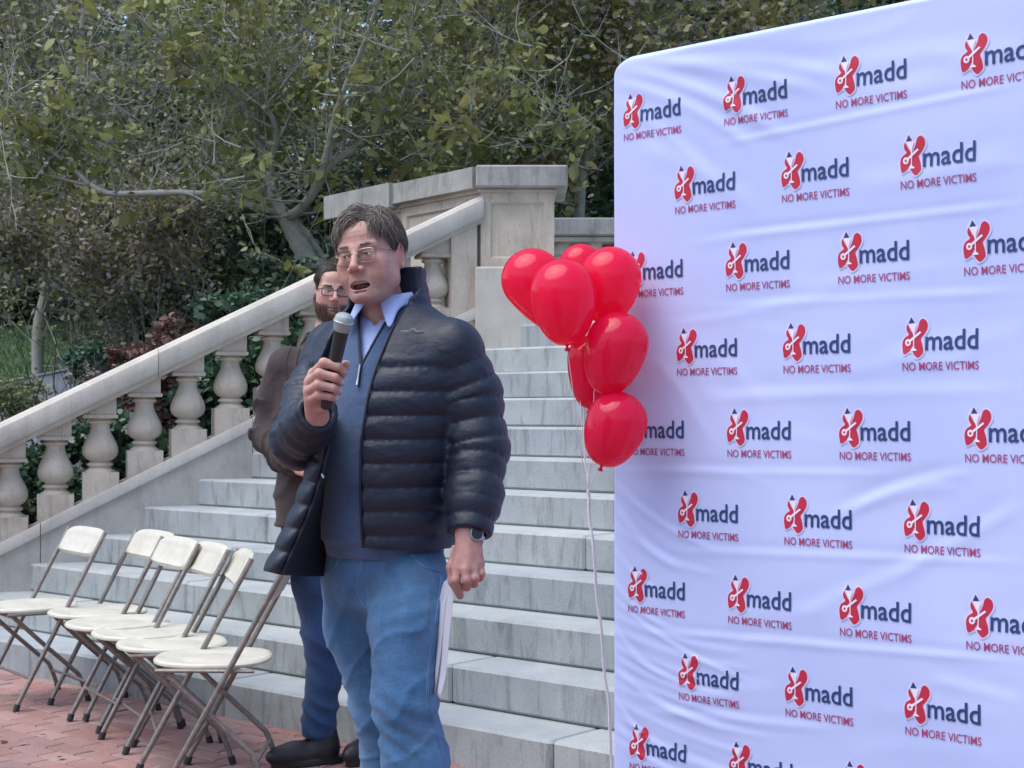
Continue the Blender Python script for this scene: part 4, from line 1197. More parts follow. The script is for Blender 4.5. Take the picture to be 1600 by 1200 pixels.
def surface(f, lo, hi, res, relax=1):
    """surface nets over a sparse block grid; returns V, quads"""
    lo = np.asarray(lo, float); hi = np.asarray(hi, float); Bk = 8
    nb = np.maximum(1, np.ceil((hi - lo) / (res * Bk)).astype(int)); n = nb * Bk + 1
    # coarse pass at block centres
    bc = np.stack(np.meshgrid(*[np.arange(k) + .5 for k in nb], indexing='ij'), -1).reshape(-1, 3)
    fc = f(lo + bc * Bk * res); act = np.abs(fc) < res * Bk * 1.25 + .004
    Fg = np.where(fc < 0, -1.0, 1.0).astype(np.float32).reshape(nb)
    G = np.ones(n, np.float32)
    G[:-1, :-1, :-1] = np.repeat(np.repeat(np.repeat(Fg, Bk, 0), Bk, 1), Bk, 2)
    off = np.stack(np.meshgrid(*[np.arange(Bk + 1)] * 3, indexing='ij'), -1).reshape(-1, 3)
    ab = np.argwhere(act.reshape(nb))
    step = 400
    for i in range(0, len(ab), step):
        g = (ab[i:i + step, None, :] * Bk + off[None]).reshape(-1, 3)
        v = f(lo + g * res); G[g[:, 0], g[:, 1], g[:, 2]] = v
    S = G < 0
    c8 = [G[i:n[0] - 1 + i, j:n[1] - 1 + j, k:n[2] - 1 + k] for i in (0, 1) for j in (0, 1) for k in (0, 1)]
    s8 = [c < 0 for c in c8]; cnt = sum(s.astype(np.int8) for s in s8)
    cells = np.argwhere((cnt > 0) & (cnt < 8)); idx = -np.ones(n - 1, np.int64); idx[cells[:, 0], cells[:, 1], cells[:, 2]] = np.arange(len(cells))
    cv = np.stack([c[cells[:, 0], cells[:, 1], cells[:, 2]] for c in c8], 1)
    cor = np.array([(i, j, k) for i in (0, 1) for j in (0, 1) for k in (0, 1)], float)
    acc = np.zeros((len(cells), 3)); w_ = np.zeros(len(cells))
    for a in range(8):
        for b in range(a + 1, 8):
            if np.abs(cor[a] - cor[b]).sum() != 1: continue
            va, vb = cv[:, a], cv[:, b]; m = (va < 0) != (vb < 0)
            t = np.where(m, va / np.where(m, va - vb, 1), 0)
            acc += m[:, None] * (cor[a] + t[:, None] * (cor[b] - cor[a])); w_ += m
    V = lo + (cells + acc / w_[:, None]) * res
    Q = []
    for ax in range(3):
        o1, o2 = [(1, 2), (2, 0), (0, 1)][ax]
        sl0 = [slice(None)] * 3; sl1 = [slice(None)] * 3; sl0[ax] = slice(0, -1); sl1[ax] = slice(1, None)
        A, B_ = S[tuple(sl0)], S[tuple(sl1)]
        e = np.argwhere(A != B_); ok = (e[:, o1] > 0) & (e[:, o2] > 0) & (e[:, o1] < n[o1] - 1) & (e[:, o2] < n[o2] - 1) & (e[:, ax] < n[ax] - 1)
        e = e[ok]; fl = A[e[:, 0], e[:, 1], e[:, 2]]
        def g(d1, d2):
            q = e.copy(); q[:, o1] += d1; q[:, o2] += d2; return idx[q[:, 0], q[:, 1], q[:, 2]]
        q = np.stack([g(-1, -1), g(0, -1), g(0, 0), g(-1, 0)], 1); q[~fl] = q[~fl][:, ::-1]; Q.append(q)
    Q = np.concatenate(Q); Q = Q[(Q >= 0).all(1)]
    for _ in range(relax):
        s = np.zeros_like(V); c = np.zeros(len(V))
        for i in range(4):
            a, b = Q[:, i], Q[:, (i + 1) % 4]; np.add.at(s, a, V[b]); np.add.at(c, a, 1)
        V = V * .5 + .5 * s / np.maximum(c, 1)[:, None]
    return V, Q
def sdf_obj(name, f, lo, hi, res, mat, parent=None, relax=1, colf=None, org=None):
    V, Q = surface(f, lo, hi, res, relax)
    cols = colf(V) if colf else None
    if org is not None: V = V - org
    return mesh_obj(name, V, Q, mat, parent, smooth=True, cols=cols)

# ---------------------------------------------------------------- people materials
def skin_mat():
    m, N, L, B = new_mat('skin')
    at = N.new('ShaderNodeAttribute'); at.attribute_name = 'col'
    geo = N.new('ShaderNodeNewGeometry')
    n = noise_node(N, L, geo.outputs['Position'], 60, 6, .7)
    r = ramp(N, [(.3, (.84, .76, .75)), (.7, (1.12, 1.14, 1.14))]); L.new(n.outputs[0], r.inputs[0])
    c = mixc(N, L, 1.0, at.outputs['Color'], r.outputs[0], 'MULTIPLY'); L.new(c, B.inputs['Base Color'])
    B.inputs['Roughness'].default_value = .56; B.inputs['Subsurface Weight'].default_value = .15
    B.inputs['Subsurface Radius'].default_value = (.012, .004, .002); B.inputs['Subsurface Scale'].default_value = 1.0
    n2 = noise_node(N, L, geo.outputs['Position'], 420, 3, .6); bump(N, L, n2.outputs[0], .6, .0012, B)
    return m
MT['skin'] = skin_mat()
def hair_mat(name, c0, c1, c2):
    m, N, L, B = new_mat(name)
    geo = N.new('ShaderNodeNewGeometry')
    r = ramp(N, [(0, c0), (.55, c1), (1, c2)]); L.new(geo.outputs['Random Per Island'], r.inputs[0])
    L.new(r.outputs[0], B.inputs['Base Color']); B.inputs['Roughness'].default_value = .42
    return m
MT['hair1'] = hair_mat('grey_brown_hair', (.05, .038, .032), (.14, .112, .092), (.40, .36, .31))
MT['hair3'] = hair_mat('red_brown_beard', (.05, .03, .02), (.12, .072, .045), (.26, .17, .11))
MT['hair2'] = hair_mat('brown_hair', (.020, .013, .009), (.05, .035, .025), (.14, .10, .07))
MT['cap1'] = plain_mat('hair_base', (.040, .032, .027), .95, bumpsc=300, bs=.6, var=.3)
MT['cap2'] = plain_mat('brown_hair_base', (.03, .021, .015), .7, bumpsc=300, bs=.6, var=.3)
MT['eye'] = plain_mat('eye_white', (.62, .58, .56), .15); MT['iris'] = plain_mat('eye_iris', (.035, .028, .022), .1)
MT['mouth'] = plain_mat('mouth_inside', (.07, .015, .015), .4); MT['teeth'] = plain_mat('teeth', (.60, .55, .47), .25); MT['tongue'] = plain_mat('tongue', (.34, .10, .10), .4)
MT['wire'] = plain_mat('spectacle_wire', (.32, .25, .16), .25, .9); MT['darkframe'] = plain_mat('dark_spectacle_frame', (.03, .025, .025), .3)
def lens_mat():
    m, N, L, B = new_mat('spectacle_lens')
    out = N['Material Output']; tr = N.new('ShaderNodeBsdfTransparent'); gl = N.new('ShaderNodeBsdfGlossy'); gl.inputs['Roughness'].default_value = .02
    fr = N.new('ShaderNodeFresnel'); fr.inputs[0].default_value = 1.45; mx = N.new('ShaderNodeMixShader')
    L.new(fr.outputs[0], mx.inputs[0]); L.new(tr.outputs[0], mx.inputs[1]); L.new(gl.outputs[0], mx.inputs[2]); L.new(mx.outputs[0], out.inputs[0]); return m
MT['lens'] = lens_mat()

# ---------------------------------------------------------------- head
def head_sdf(p, o):
    """p in head space: x to the person's left, y forward, z up; origin between the ears"""
    x, y, z = p[:, 0], p[:, 1], p[:, 2]; s = np.abs(x); ps = np.stack([s, y, z], 1)
    jaw = o.get('jaw', 0.0)      # how far the jaw is dropped
    d = ell(p, (0, -.014, .040), (.076, .098, .084))
    d = smin(d, ell(p, (0, .012, .000), (.069, .080, .080)), .02)
    d = smin(d, ell(p, (0, .028, -.040 - jaw * .4), (.055, .062, .060)), .022)
    d = smin(d, rcone(ps, (.054, .006, -.058), (.018, .066, -.088 - jaw), .020, .0175), .020)
    d = smin(d, ell(p, (0, .076, -.0905 - jaw), (.019, .014, .013)), .014)
    d = smin(d, rcone(ps, (.056, .006, -.058), (.064, .002, -.004), .016, .014), .02)
    # forehead, brow
    d = smin(d, ell(p, (0, .040, .052), (.058, .052, .045)), .02)
    d = smin(d, rcone(ps, (.010, .086, .020), (.046, .073, .023), .009, .009), .014)
    # cheekbones and cheeks
    d = smin(d, ell(ps, (.043, .062, -.018), (.019, .017, .013)), .018)
    d = smin(d, ell(ps, (.036, .062, -.046), (.022, .019, .024)), .018)
    d = smin(d, ell(ps, (.048, .032, -.030), (.018, .036, .034)), .03)
    d = smin(d, ell(p, (0, .024, -.078 - jaw), (.042, .040, .022)), .03)
    # eye hollows
    d = smax(d, -ell(ps, (.031, .096, .002), (.017, .016, .011)), .010)
    # eyeball mound and lids
    lid = ell(ps, (.031, .0745, .0035), (.0150, .0125, .0125))
    d = smin(d, lid, .004)
    slit = ell(ps, (.031, .090, .0025), (.0125, .012, o.get('slit', .0038)))
    d = smax(d, -slit, .0012)
    d = smin(d, rcone(ps, (.018, .0875, .0075), (.043, .0795, .0065), .0022, .0026), .003)     # lid fold
    d = smin(d, rcone(ps, (.020, .084, -.0095), (.041, .077, -.0080), .0035, .004), .007)      # bag under the eye
    # nose
    d = smin(d, rcone(p, (0, .0885, .014), (0, .110, -.026), .0080, .0095), .011)
    d = smin(d, ell(p, (0, .1100, -.0305), (.0112, .0112, .0092)), .007)
    d = smin(d, ell(ps, (.0145, .0985, -.0345), (.0085, .0105, .0080)), .004)
    d = smax(d, -ell(ps, (.0068, .104, -.0435), (.0036, .0058, .0045)), .002)
    # muzzle
    mz = -.068
    d = smin(d, ell(p, (0, .068, mz + .004 - jaw * .5), (.036, .0215, .026 + jaw * .5)), .014)
    # folds from nose to mouth
    d = smax(d, -chain(ps, [V3(.0185, .097, -.036), V3(.031, .089, -.054), V3(.038, .078, -.074), V3(.039, .070, -.086)], [.0016, .0030, .0024, .0012], .001), .005)
    d = smax(d, -rcone(ps, (.0, .094, -.0455), (.0, .091, -.055), .002, .002), .004)   # philtrum
    # lips
    op = o.get('open', .006)
    up = chain(ps, [V3(0, .0895, mz + op * .6 + .003), V3(.010, .0885, mz + op * .6 + .0035), V3(.031, .0755, mz + .002)], [.0036, .0036, .0020], .003)
    lo_ = chain(ps, [V3(0, .0875, mz - op - jaw * .5 - .0035), V3(.011, .0865, mz - op - jaw * .5 - .003), V3(.031, .0750, mz - .001)], [.0044, .0042, .0020], .003)
    d = smin(d, up, .004); d = smin(d, lo_, .004)
    d = smax(d, -ell(p, (0, .082, mz - op * .25 - jaw * .3), (.0275, .022, max(.0015, op * .80 + jaw * .35))), .0025)
    d = smax(d, -rcone(ps, (.0, .0905, -.083 - jaw * .9), (.014, .0855, -.082 - jaw * .9), .002, .001), .006)
    # ears
    e = ell(p if False else ps, (.078, -.006, .000), (.0065, .0165, .030))
    q = ps - V3(.078, -.006, .0); rr = np.sqrt((q[:, 1] / .0150) ** 2 + (q[:, 2] / .0280) ** 2)
    rim = np.sqrt(((rr - 1) * .018) ** 2 + (q[:, 0] - .006 - .12 * np.abs(q[:, 1])) ** 2) - .0034
    rim = np.where(q[:, 1] > .012, rim + .004, rim)
    e = smin(e, rim, .003); e = smax(e, -ell(ps, (.0855, -.004, -.001), (.0045, .0085, .017)), .002)
    e = smin(e, ell(ps, (.076, .001, -.027), (.0045, .008, .009)), .005)
    d = smin(d, e, .004)
    # wrinkles of the forehead
    fo = np.clip((y - .05) / .03, 0, 1) * np.clip((.055 - s) / .02, 0, 1)
    d = d + o.get('wr', .0005) * .5 * fo * (np.sin(z * 560 + 2 * np.cos(x * 30)) * np.exp(-((z - .05) / .016) ** 2))
    crow = np.exp(-((s - .056) / .009) ** 2 - ((z - .001) / .012) ** 2) * np.clip((y - .03) / .02, 0, 1)
    d = d + o.get('wr', .0005) * .8 * crow * np.sin((z - .3 * (s - .05)) * 1300)
    return d
def skin_cols(h, o, base):
    """colours of the head: lips, cheeks, nose, ears, darker eye sockets, beard shadow"""
    x, y, z = h[:, 0], h[:, 1], h[:, 2]; s = np.abs(x); jaw = o.get('jaw', 0); op = o.get('open', .006); mz = -.068
    c = np.tile(np.array(base), (len(h), 1))
    def mixto(c, col, w_): return c * (1 - w_[:, None]) + np.array(col) * w_[:, None]
    g = lambda cx, cy, cz, r: np.exp(-(((s - cx) ** 2 + (y - cy) ** 2 + (z - cz) ** 2) / r ** 2))
    c = mixto(c, (.50, .19, .15), .70 * g(.042, .07, -.028, .026)); c = mixto(c, (.52, .19, .16), .7 * g(0, .115, -.034, .018))
    c = mixto(c, (.52, .19, .16), .55 * g(.082, -.005, 0, .03)); c = mixto(c, (.42, .19, .17), .35 * g(.031, .085, -.008, .014)); c = mixto(c, (.27, .14, .12), .45 * g(.031, .080, .006, .013))
    c = mixto(c, (.46, .22, .17), .25 * g(0, .08, .06, .05)); c = mixto(c, (.45, .18, .15), .35 * g(.0, .08, -.105 - jaw, .022))
    bs = o.get('beard', .12)
    bd = np.clip((-.050 - z) / .012, 0, 1) * np.clip((y + .005) / .02, 0, 1)
    bd = np.maximum(bd, .8 * np.clip((-.044 - z) / .005, 0, 1) * np.clip((.03 - s) / .01, 0, 1) * np.clip((y - .06) / .02, 0, 1))
    c = mixto(c, o.get('beardcol', (.22, .15, .13)), bs * bd)
    zu = mz + op * .6 + .003; zl = mz - op - jaw * .5 - .0035
    def dist_lip(a, b): return np.minimum(rcone(np.stack([s, y, z], 1), a, b, 0, 0), 1)
    dl = np.minimum(np.minimum(dist_lip((0, .0895, zu), (.010, .0885, zu)), dist_lip((.010, .0885, zu), (.031, .0755, mz + .002))),
                    np.minimum(dist_lip((0, .0875, zl), (.011, .0865, zl)), dist_lip((.011, .0865, zl), (.031, .0750, mz - .001))))
    c = mixto(c, (.44, .20, .175), .6 * np.clip(1 - (dl - .0042) / .002, 0, 1))
    return c
def frame_of(yaw, pitch, roll):
    """head axes: yaw 0 looks at -Y (the camera); positive yaw turns to image right"""
    f = np.array([math.sin(yaw), -math.cos(yaw), 0.0]); l = np.array([math.cos(yaw), math.sin(yaw), 0.0]); u = np.array([0, 0, 1.0])
    f, u = f * math.cos(pitch) + u * math.sin(pitch), u * math.cos(pitch) - f * math.sin(pitch)
    l, u = l * math.cos(roll) + u * math.sin(roll), u * math.cos(roll) - l * math.sin(roll)
    return np.stack([l, f, u], 0)      # rows: local axes in world
def strands(name, roots, dirf, length, lift, M, c, mat, parent, org, seed, r0=.0006, segs=6, scalp=None, droop=.0, k3=3, wob_=.15):
    """combed hair: each strand creeps over the skull and keeps a little height"""
    rng = np.random.default_rng(seed); n = len(roots)
    C0, RR = scalp
    P_ = roots.copy(); L_ = length * rng.uniform(.7, 1.15, n)
    side = np.clip((np.abs(roots[:, 0]) - .045) / .02, 0, 1) * np.clip((.075 - roots[:, 2]) / .03, 0, 1); L_ = L_ * (1 - .72 * side); lift = lift * (1 - .55 * side)
    pts = [P_.copy()]; h = np.zeros(n); hm = lift * rng.uniform(.35, 1.15, n)
    wv = rng.normal(0, wob_, (n, 3))
    for i in range(segs):
        d = dirf(P_) + wv + rng.normal(0, .05, (n, 3)); nn = (P_ - C0) / RR ** 2; nn /= np.linalg.norm(nn, axis=1)[:, None]
        d = d - nn * np.sum(d * nn, 1)[:, None]; d /= np.linalg.norm(d, axis=1)[:, None] + 1e-9
        P_ = P_ + d * (L_ / segs)[:, None]
        t = (i + 1) / segs; h = hm * math.sin(min(1, t * 1.25) * math.pi / 2) * (1 - .35 * t)
        q = (P_ - C0) / RR; P_ = C0 + q / np.linalg.norm(q, axis=1)[:, None] * RR
        nn = (P_ - C0) / RR ** 2; nn /= np.linalg.norm(nn, axis=1)[:, None]
        pts.append(P_ + nn * h[:, None])
    S = np.stack(pts, 1)                       # n, segs+1, 3 in head space
    W = S @ M + c - org                        # to world
    T = np.gradient(W, axis=1); T /= np.linalg.norm(T, axis=2)[..., None] + 1e-9
    a = np.cross(T, rng.normal(0, 1, (n, 1, 3))); a /= np.linalg.norm(a, axis=2)[..., None] + 1e-9; b = np.cross(T, a)
    rad = (r0 * rng.uniform(.7, 1.3, (n, 1))) * np.linspace(1, .25, segs + 1)[None]
    ring = [W + rad[..., None] * (math.cos(q) * a + math.sin(q) * b) for q in (0, 2.094, 4.189)]
    V = np.stack(ring, 2).reshape(-1, 3); m = segs + 1
    k = np.arange(n)[:, None] * (m * 3); Fc = []
    for i in range(segs):
        for j in range(3):
            a_, b_ = i * 3 + j, i * 3 + (j + 1) % 3; Fc.append(np.array([a_, b_, b_ + 3, a_ + 3]))
    Fc = (k[:, None] + np.array(Fc)[None]).reshape(-1, 4)
    return mesh_obj(name, V, Fc, mat, parent, smooth=True)
def scatter_scalp(n, cond, C0, RR, rng):
    out = []
    while sum(len(o) for o in out) < n:
        q = rng.normal(0, 1, (n * 3, 3)); q /= np.linalg.norm(q, axis=1)[:, None]; p = C0 + q * RR; out.append(p[cond(p)])
    return np.concatenate(out)[:n]
def small_strands(name, roots, dirs, length, M, c, mat, parent, org, seed, r0=.0005, segs=3, curl=None):
    rng = np.random.default_rng(seed); n = len(roots)
    L_ = (length * rng.uniform(.6, 1.2, n))[:, None]; d = dirs + rng.normal(0, .22, dirs.shape); d /= np.linalg.norm(d, axis=1)[:, None]
    pts = [roots + d * L_ * t + (np.array(curl) * L_ * t * t if curl is not None else 0) for t in np.linspace(0, 1, segs + 1)]
    W = np.stack(pts, 1) @ M + c - org
    a = np.cross(d @ M, rng.normal(0, 1, (n, 3))); a /= np.linalg.norm(a, axis=1)[:, None]; b = np.cross(d @ M, a)
    rad = r0 * np.linspace(1, .3, segs + 1)[None, :, None]
    V = np.stack([W + rad * (math.cos(q) * a[:, None] + math.sin(q) * b[:, None]) for q in (0, 2.094, 4.189)], 2).reshape(-1, 3)
    m = segs + 1; k = np.arange(n)[:, None] * (m * 3); Fc = []
    for i in range(segs):
        for j in range(3): a_, b_ = i * 3 + j, i * 3 + (j + 1) % 3; Fc.append(np.array([a_, b_, b_ + 3, a_ + 3]))
    return mesh_obj(name, V, (k[:, None] + np.array(Fc)[None]).reshape(-1, 4), mat, parent, smooth=True)
def ellipsoid_mesh(c, r, n=20, m=12):
    V = []; Fc = []
    for i in range(m + 1):
        th = math.pi * i / m
        for j in range(n): a = 2 * math.pi * j / n; V.append((c[0] + r[0] * math.sin(th) * math.cos(a), c[1] + r[1] * math.sin(th) * math.sin(a), c[2] + r[2] * math.cos(th)))
    for i in range(m):
        for j in range(n): a, b = i * n + j, i * n + (j + 1) % n; Fc.append((a, a + n, b + n, b))
    return V, Fc
def loft_sdf(p, o, ax, fw, secs, zup=None):
    """elliptic loft: secs rows (z, halfwidth, front, back, xoff, yoff) in the frame o/ax/fw; returns d, local"""
    q = p - o; x = q @ ax; y = q @ fw; z = q[:, 2]; S = np.array(secs, float); S = S[np.argsort(S[:, 0])]
    zz = np.clip(z, S[0, 0], S[-1, 0]); g = [np.interp(zz, S[:, 0], S[:, i]) for i in range(1, 6)]
    xx = x - g[3]; yy = y - g[4]; b = np.where(yy > 0, g[1], g[2])
    r = np.sqrt((xx / g[0]) ** 2 + (yy / b) ** 2 + 1e-9)
    # distance estimate
    gr = np.sqrt((xx / g[0] ** 2) ** 2 + (yy / b ** 2) ** 2) / r + 1e-6
    d = (r - 1) / gr; d = np.where(r < .3, -np.minimum(g[0], b) * .7, d)
    d = np.maximum(d, np.maximum(z - S[-1, 0], S[0, 0] - z))
    return d, x, y, z
# ================================================================ THE SPEAKER
def cloth_mat(name, col, var=.18, rough=.85, sheen=.3, weave=700, bs=.3, vs=8, fade=None):
    m, N, L, B = new_mat(name)
    geo = N.new('ShaderNodeNewGeometry')
    n = noise_node(N, L, geo.outputs['Position'], vs, 8, .65)
    r = ramp(N, [(.3, tuple(x * (1 - var) for x in col)), (.7, tuple(min(1, x * (1 + var)) for x in col))]); L.new(n.outputs[0], r.inputs[0]); c = r.outputs[0]
    if fade:
        n3 = noise_node(N, L, geo.outputs['Position'], 3.2, 5, .6, sc=(1.6, 1.6, .55)); r3 = ramp(N, [(.45, (0, 0, 0)), (.75, (.6, .6, .6))]); L.new(n3.outputs[0], r3.inputs[0])
        c = mixc(N, L, r3.outputs[0], c, fade)
    n4 = noise_node(N, L, geo.outputs['Position'], 260, 3, .7); r4 = ramp(N, [(.3, (.82, .82, .82)), (.7, (1.15, 1.15, 1.15))]); L.new(n4.outputs[0], r4.inputs[0])
    c = mixc(N, L, 1.0, c, r4.outputs[0], 'MULTIPLY')
    L.new(c, B.inputs['Base Color']); B.inputs['Roughness'].default_value = rough
    B.inputs['Sheen Weight'].default_value = sheen; B.inputs['Sheen Roughness'].default_value = .5
    n2 = noise_node(N, L, geo.outputs['Position'], weave, 3, .7); n5 = noise_node(N, L, geo.outputs['Position'], 34, 5, .6, sc=(1, 1, 1.6))
    ad = N.new('ShaderNodeMath'); ad.operation = 'MULTIPLY_ADD'; ad.inputs[1].default_value = 4.0; L.new(n5.outputs[0], ad.inputs[0]); L.new(n2.outputs[0], ad.inputs[2])
    bump(N, L, ad.outputs[0], bs, .0012, B)
    return m
MT['jacket'] = cloth_mat('navy_down_jacket', (.0045, .0115, .030), .25, .42, .02, 900, .5, 12)
MT['lining'] = cloth_mat('jacket_lining', (.008, .011, .022), .2, .5, .03, 900, .4)
MT['sweater'] = cloth_mat('blue_sweater', (.052, .098, .20), .16, .9, .35, 900, .45, 10)
MT['shirt'] = cloth_mat('light_blue_shirt', (.42, .53, .88), .06, .75, .15, 900, .2)
MT['jeans'] = cloth_mat('blue_jeans', (.050, .145, .295), .32, .88, .15, 900, .8, 9, fade=(.15, .31, .50))
MT['seam'] = plain_mat('dark_seam', (.008, .012, .025), .6); MT['zipmetal'] = plain_mat('zip_metal', (.45, .45, .47), .3, .9)
MT['mic_grille'] = plain_mat('mic_grille', (.36, .42, .42), .42, .75, bumpsc=900, bs=.9); MT['mic_body'] = plain_mat('mic_body', (.018, .02, .022), .38)
MT['paper'] = plain_mat('white_paper', (.58, .58, .66), .7); MT['shoe'] = plain_mat('dark_leather', (.022, .020, .022), .45, bumpsc=200); MT['sole'] = plain_mat('shoe_sole', (.05, .045, .045), .7)

S_YAW = R(-25)
S_FW = np.array([math.sin(S_YAW), -math.cos(S_YAW), 0]); S_LT = np.array([math.cos(S_YAW), math.sin(S_YAW), 0])
S_O = P(600, 870, 3.52)
def Lc(x, y, z): return S_O + S_LT * x + S_FW * y + ZZ * z
SECS = [(-.06, .148, .120, .118, 0, 0), (.0, .150, .128, .118, 0, 0), (.08, .153, .140, .118, .002, 0), (.18, .157, .146, .118, .005, 0), (.28, .166, .140, .120, .008, 0), (.38, .178, .130, .122, .012, 0),
        (.46, .182, .114, .118, .014, -.004), (.52, .165, .092, .104, .014, -.008), (.565, .118, .072, .088, .012, -.010), (.60, .072, .062, .070, .008, -.012), (.66, .062, .058, .062, .004, -.012)]
def XL(z): return np.interp(z, [-.1, .0, .28, .41, .50, .60, .68], [.030, .030, .030, .046, .064, .084, .100])
def XR(z): return np.interp(z, [-.1, .0, .35, .47, .56, .62, .68], [-.19, -.185, -.150, -.108, -.080, -.052, -.045])
AL = [P(705, 549, 3.44), P(733, 620, 3.45), P(747, 700, 3.43), P(741, 775, 3.38), P(733, 838, 3.34)]
ALr = [.076, .074, .069, .061, .050]
AR = [P(522, 548, 3.64), P(488, 625, 3.56), P(467, 690, 3.44), P(481, 668, 3.33), P(496, 643, 3.235)]
ARr = [.070, .067, .064, .056, .045]
def arm_d(p, pts, rs, pitch, A, ph=0.0, k=.03):
    d = None; acc = 0.0; lens = [np.linalg.norm(pts[i + 1] - pts[i]) for i in range(len(pts) - 1)]
    best = np.full(len(p), 1e9); arc = np.zeros(len(p))
    for i in range(len(pts) - 1):
        t = seg_t(p, pts[i], pts[i + 1]); e = np.linalg.norm(p - pts[i] - t[:, None] * (pts[i + 1] - pts[i]), axis=1) - (rs[i] + (rs[i + 1] - rs[i]) * t)
        m = e < best; arc = np.where(m, acc + t * lens[i], arc); best = np.minimum(best, e); acc += lens[i]
        d = e if d is None else smin(d, e, k)
    wv = .003 * wob(p, 22, 3.0)
    puff = A * (np.abs(np.sin(math.pi * (arc + wv + ph) / pitch)) ** .55 - .75)
    if A > 0: puff = puff - .0011 * np.exp(-(np.abs(np.sin(math.pi * (arc + wv + ph) / pitch)) / .35) ** 2) * np.sin(330 * (p[:, 0] + .6 * p[:, 1]) + 5 * wob(p, 30, 3.0))
    return d - puff, arc
def fine_wr(p, A, f=70, s=1.0): return A * (wob(p * np.array([1, 1, 2.2]), f, s) ** 3)
def quilt(z, pitch, z0, A): return A * (np.abs(np.sin(math.pi * (z - z0) / pitch)) ** .5 - .75)

def speaker():
    root_loc = np.array([S_O[0], S_O[1], 0.0])
    M = frame_of(R(-18), R(0), R(7)) * .95; M[0] *= .94
    hc = P(579, 406, 3.47)
    O = dict(jaw=.0065, open=.0098, slit=.0021, beard=.24, beardcol=(.27, .19, .17), wr=.0006)
    Mi = np.linalg.inv(M)
    # ---- body: head, neck, hands and the covered frame in one mesh
    hf = lambda p: smin(head_sdf((p - hc) @ Mi, O) * .95, rcone(p, hc + V3(.010, .025, -.05), Lc(.008, -.012, .56), .050, .056), .022)
    lo = hc - V3(.12, .13, .20); hi = hc + V3(.12, .13, .14)
    Vh, Qh = surface(hf, lo, hi, .0019)
    base = (.54, .335, .28)
    ch = skin_cols((Vh - hc) @ Mi, O, base)
    nk = np.clip((hc[2] - .135 - Vh[:, 2]) / .02, 0, 1)[:, None]; ch = ch * (1 - nk) + np.array((.43, .25, .21)) * nk
    def hand_r(p):
        F_ = [([P(490, 584, 3.17), P(506, 567, 3.117), P(528, 573, 3.118), P(537, 582, 3.145)], [.0110, .0102, .0093, .0080]),
              ([P(484, 597, 3.168), P(498, 584, 3.108), P(523, 590, 3.110), P(533, 598, 3.14)], [.0110, .0104, .0095, .0080]),
              ([P(483, 611, 3.168), P(497, 601, 3.108), P(520, 606, 3.110), P(530, 612, 3.138)], [.0105, .0100, .0091, .0077]),
              ([P(486, 624, 3.172), P(498, 617, 3.117), P(516, 620, 3.118), P(524, 623, 3.138)], [.0095, .0087, .0079, .0070])]
        w_ = P(496, 650, 3.235); d = None
        for pts, rs in F_:
            e = rcone(p, w_, pts[0], .021, .0125); d = e if d is None else smin(d, e, .012)
        d = smin(d, rcone(p, P(503, 634, 3.19), P(494, 600, 3.185), .016, .013), .01)
        d = smin(d, chain(p, [P(506, 632, 3.20), P(521, 603, 3.19), P(533, 582, 3.168), P(540, 569, 3.148)], [.0145, .0125, .0110, .0092], .006), .008)
        fs = [chain(p, pts, rs, .003) for pts, rs in F_]
        f = fs[0]
        for e in fs[1:]: f = smin(f, e, .0022)
        for pts, rs in F_:
            f = f - .0007 * np.exp(-(sph(p, pts[1], .010) / .005) ** 2)
        return smin(d, f, .005)
    def hand_l(p):
        F_ = [([P(714, 887, 3.305), P(712, 906, 3.292), P(716, 920, 3.31), P(719, 931, 3.332)], [.0118, .0105, .0095, .0085]),
              ([P(727, 890, 3.295), P(730, 906, 3.286), P(729, 917, 3.312), P(724, 917, 3.345)], [.0118, .0108, .0098, .0088]),
              ([P(739, 888, 3.302), P(742, 903, 3.292), P(741, 912, 3.32), P(736, 911, 3.35)], [.0112, .0102, .0094, .0085]),
              ([P(748, 881, 3.315), P(752, 896, 3.305), P(750, 903, 3.33), P(745, 902, 3.355)], [.0102, .0090, .0085, .0078])]
        w_ = P(732, 832, 3.338); d = None
        for pts, rs in F_:
            e = rcone(p, w_, pts[0], .0245, .0135); d = e if d is None else smin(d, e, .014)
        d = smin(d, rcone(p, P(731, 815, 3.345), w_, .026, .024), .01)
        fs = [chain(p, pts, rs, .003) for pts, rs in F_]; f = fs[0]
        for e in fs[1:]: f = smin(f, e, .0020)
        d = smin(d, f, .005)
        d = smin(d, chain(p, [P(716, 862, 3.345), P(706, 886, 3.325), P(708, 908, 3.322), P(714, 922, 3.33)], [.0150, .0125, .0112, .0095], .006), .008)
        return d + .0006 * np.sin(p @ (S_LT * 260)) * np.exp(-(sph(p, P(732, 870, 3.30), .02) / .03) ** 2)
    c1 = P(511, 605, 3.17); c2 = P(730, 880, 3.33)
    V1, Q1 = surface(hand_r, c1 - .085, c1 + V3(.085, .10, .085), .0016); V2, Q2 = surface(hand_l, c2 - .10, c2 + .10, .0016)
    def bodyf(p):
        d, _, _, _ = loft_sdf(p, S_O, S_LT, S_FW, [(z, a - .03, b - .03, c - .03, e, f) for z, a, b, c, e, f in SECS[:9]])
        d = smin(d, rcone(p, Lc(.01, -.01, .50), Lc(.008, -.012, .60), .05, .05), .03)
        for A_, r_ in ((AL, ALr), (AR, ARr)): d = smin(d, chain(p, A_, [max(.022, q - .032) for q in r_], .01), .02)
        for lg in (LEG_L, LEG_R): d = smin(d, chain(p, [q for q, r in lg], [r - .022 for q, r in lg], .01), .02)
        return d
    LEG_L = [(P(641, 905, 3.46), .088), (P(636, 970, 3.43), .087), (P(632, 1090, 3.40), .069), (P(648, 1190, 3.42), .072), (P(655, 1330, 3.46), .066), (P(652, 1500, 3.47), .062)]
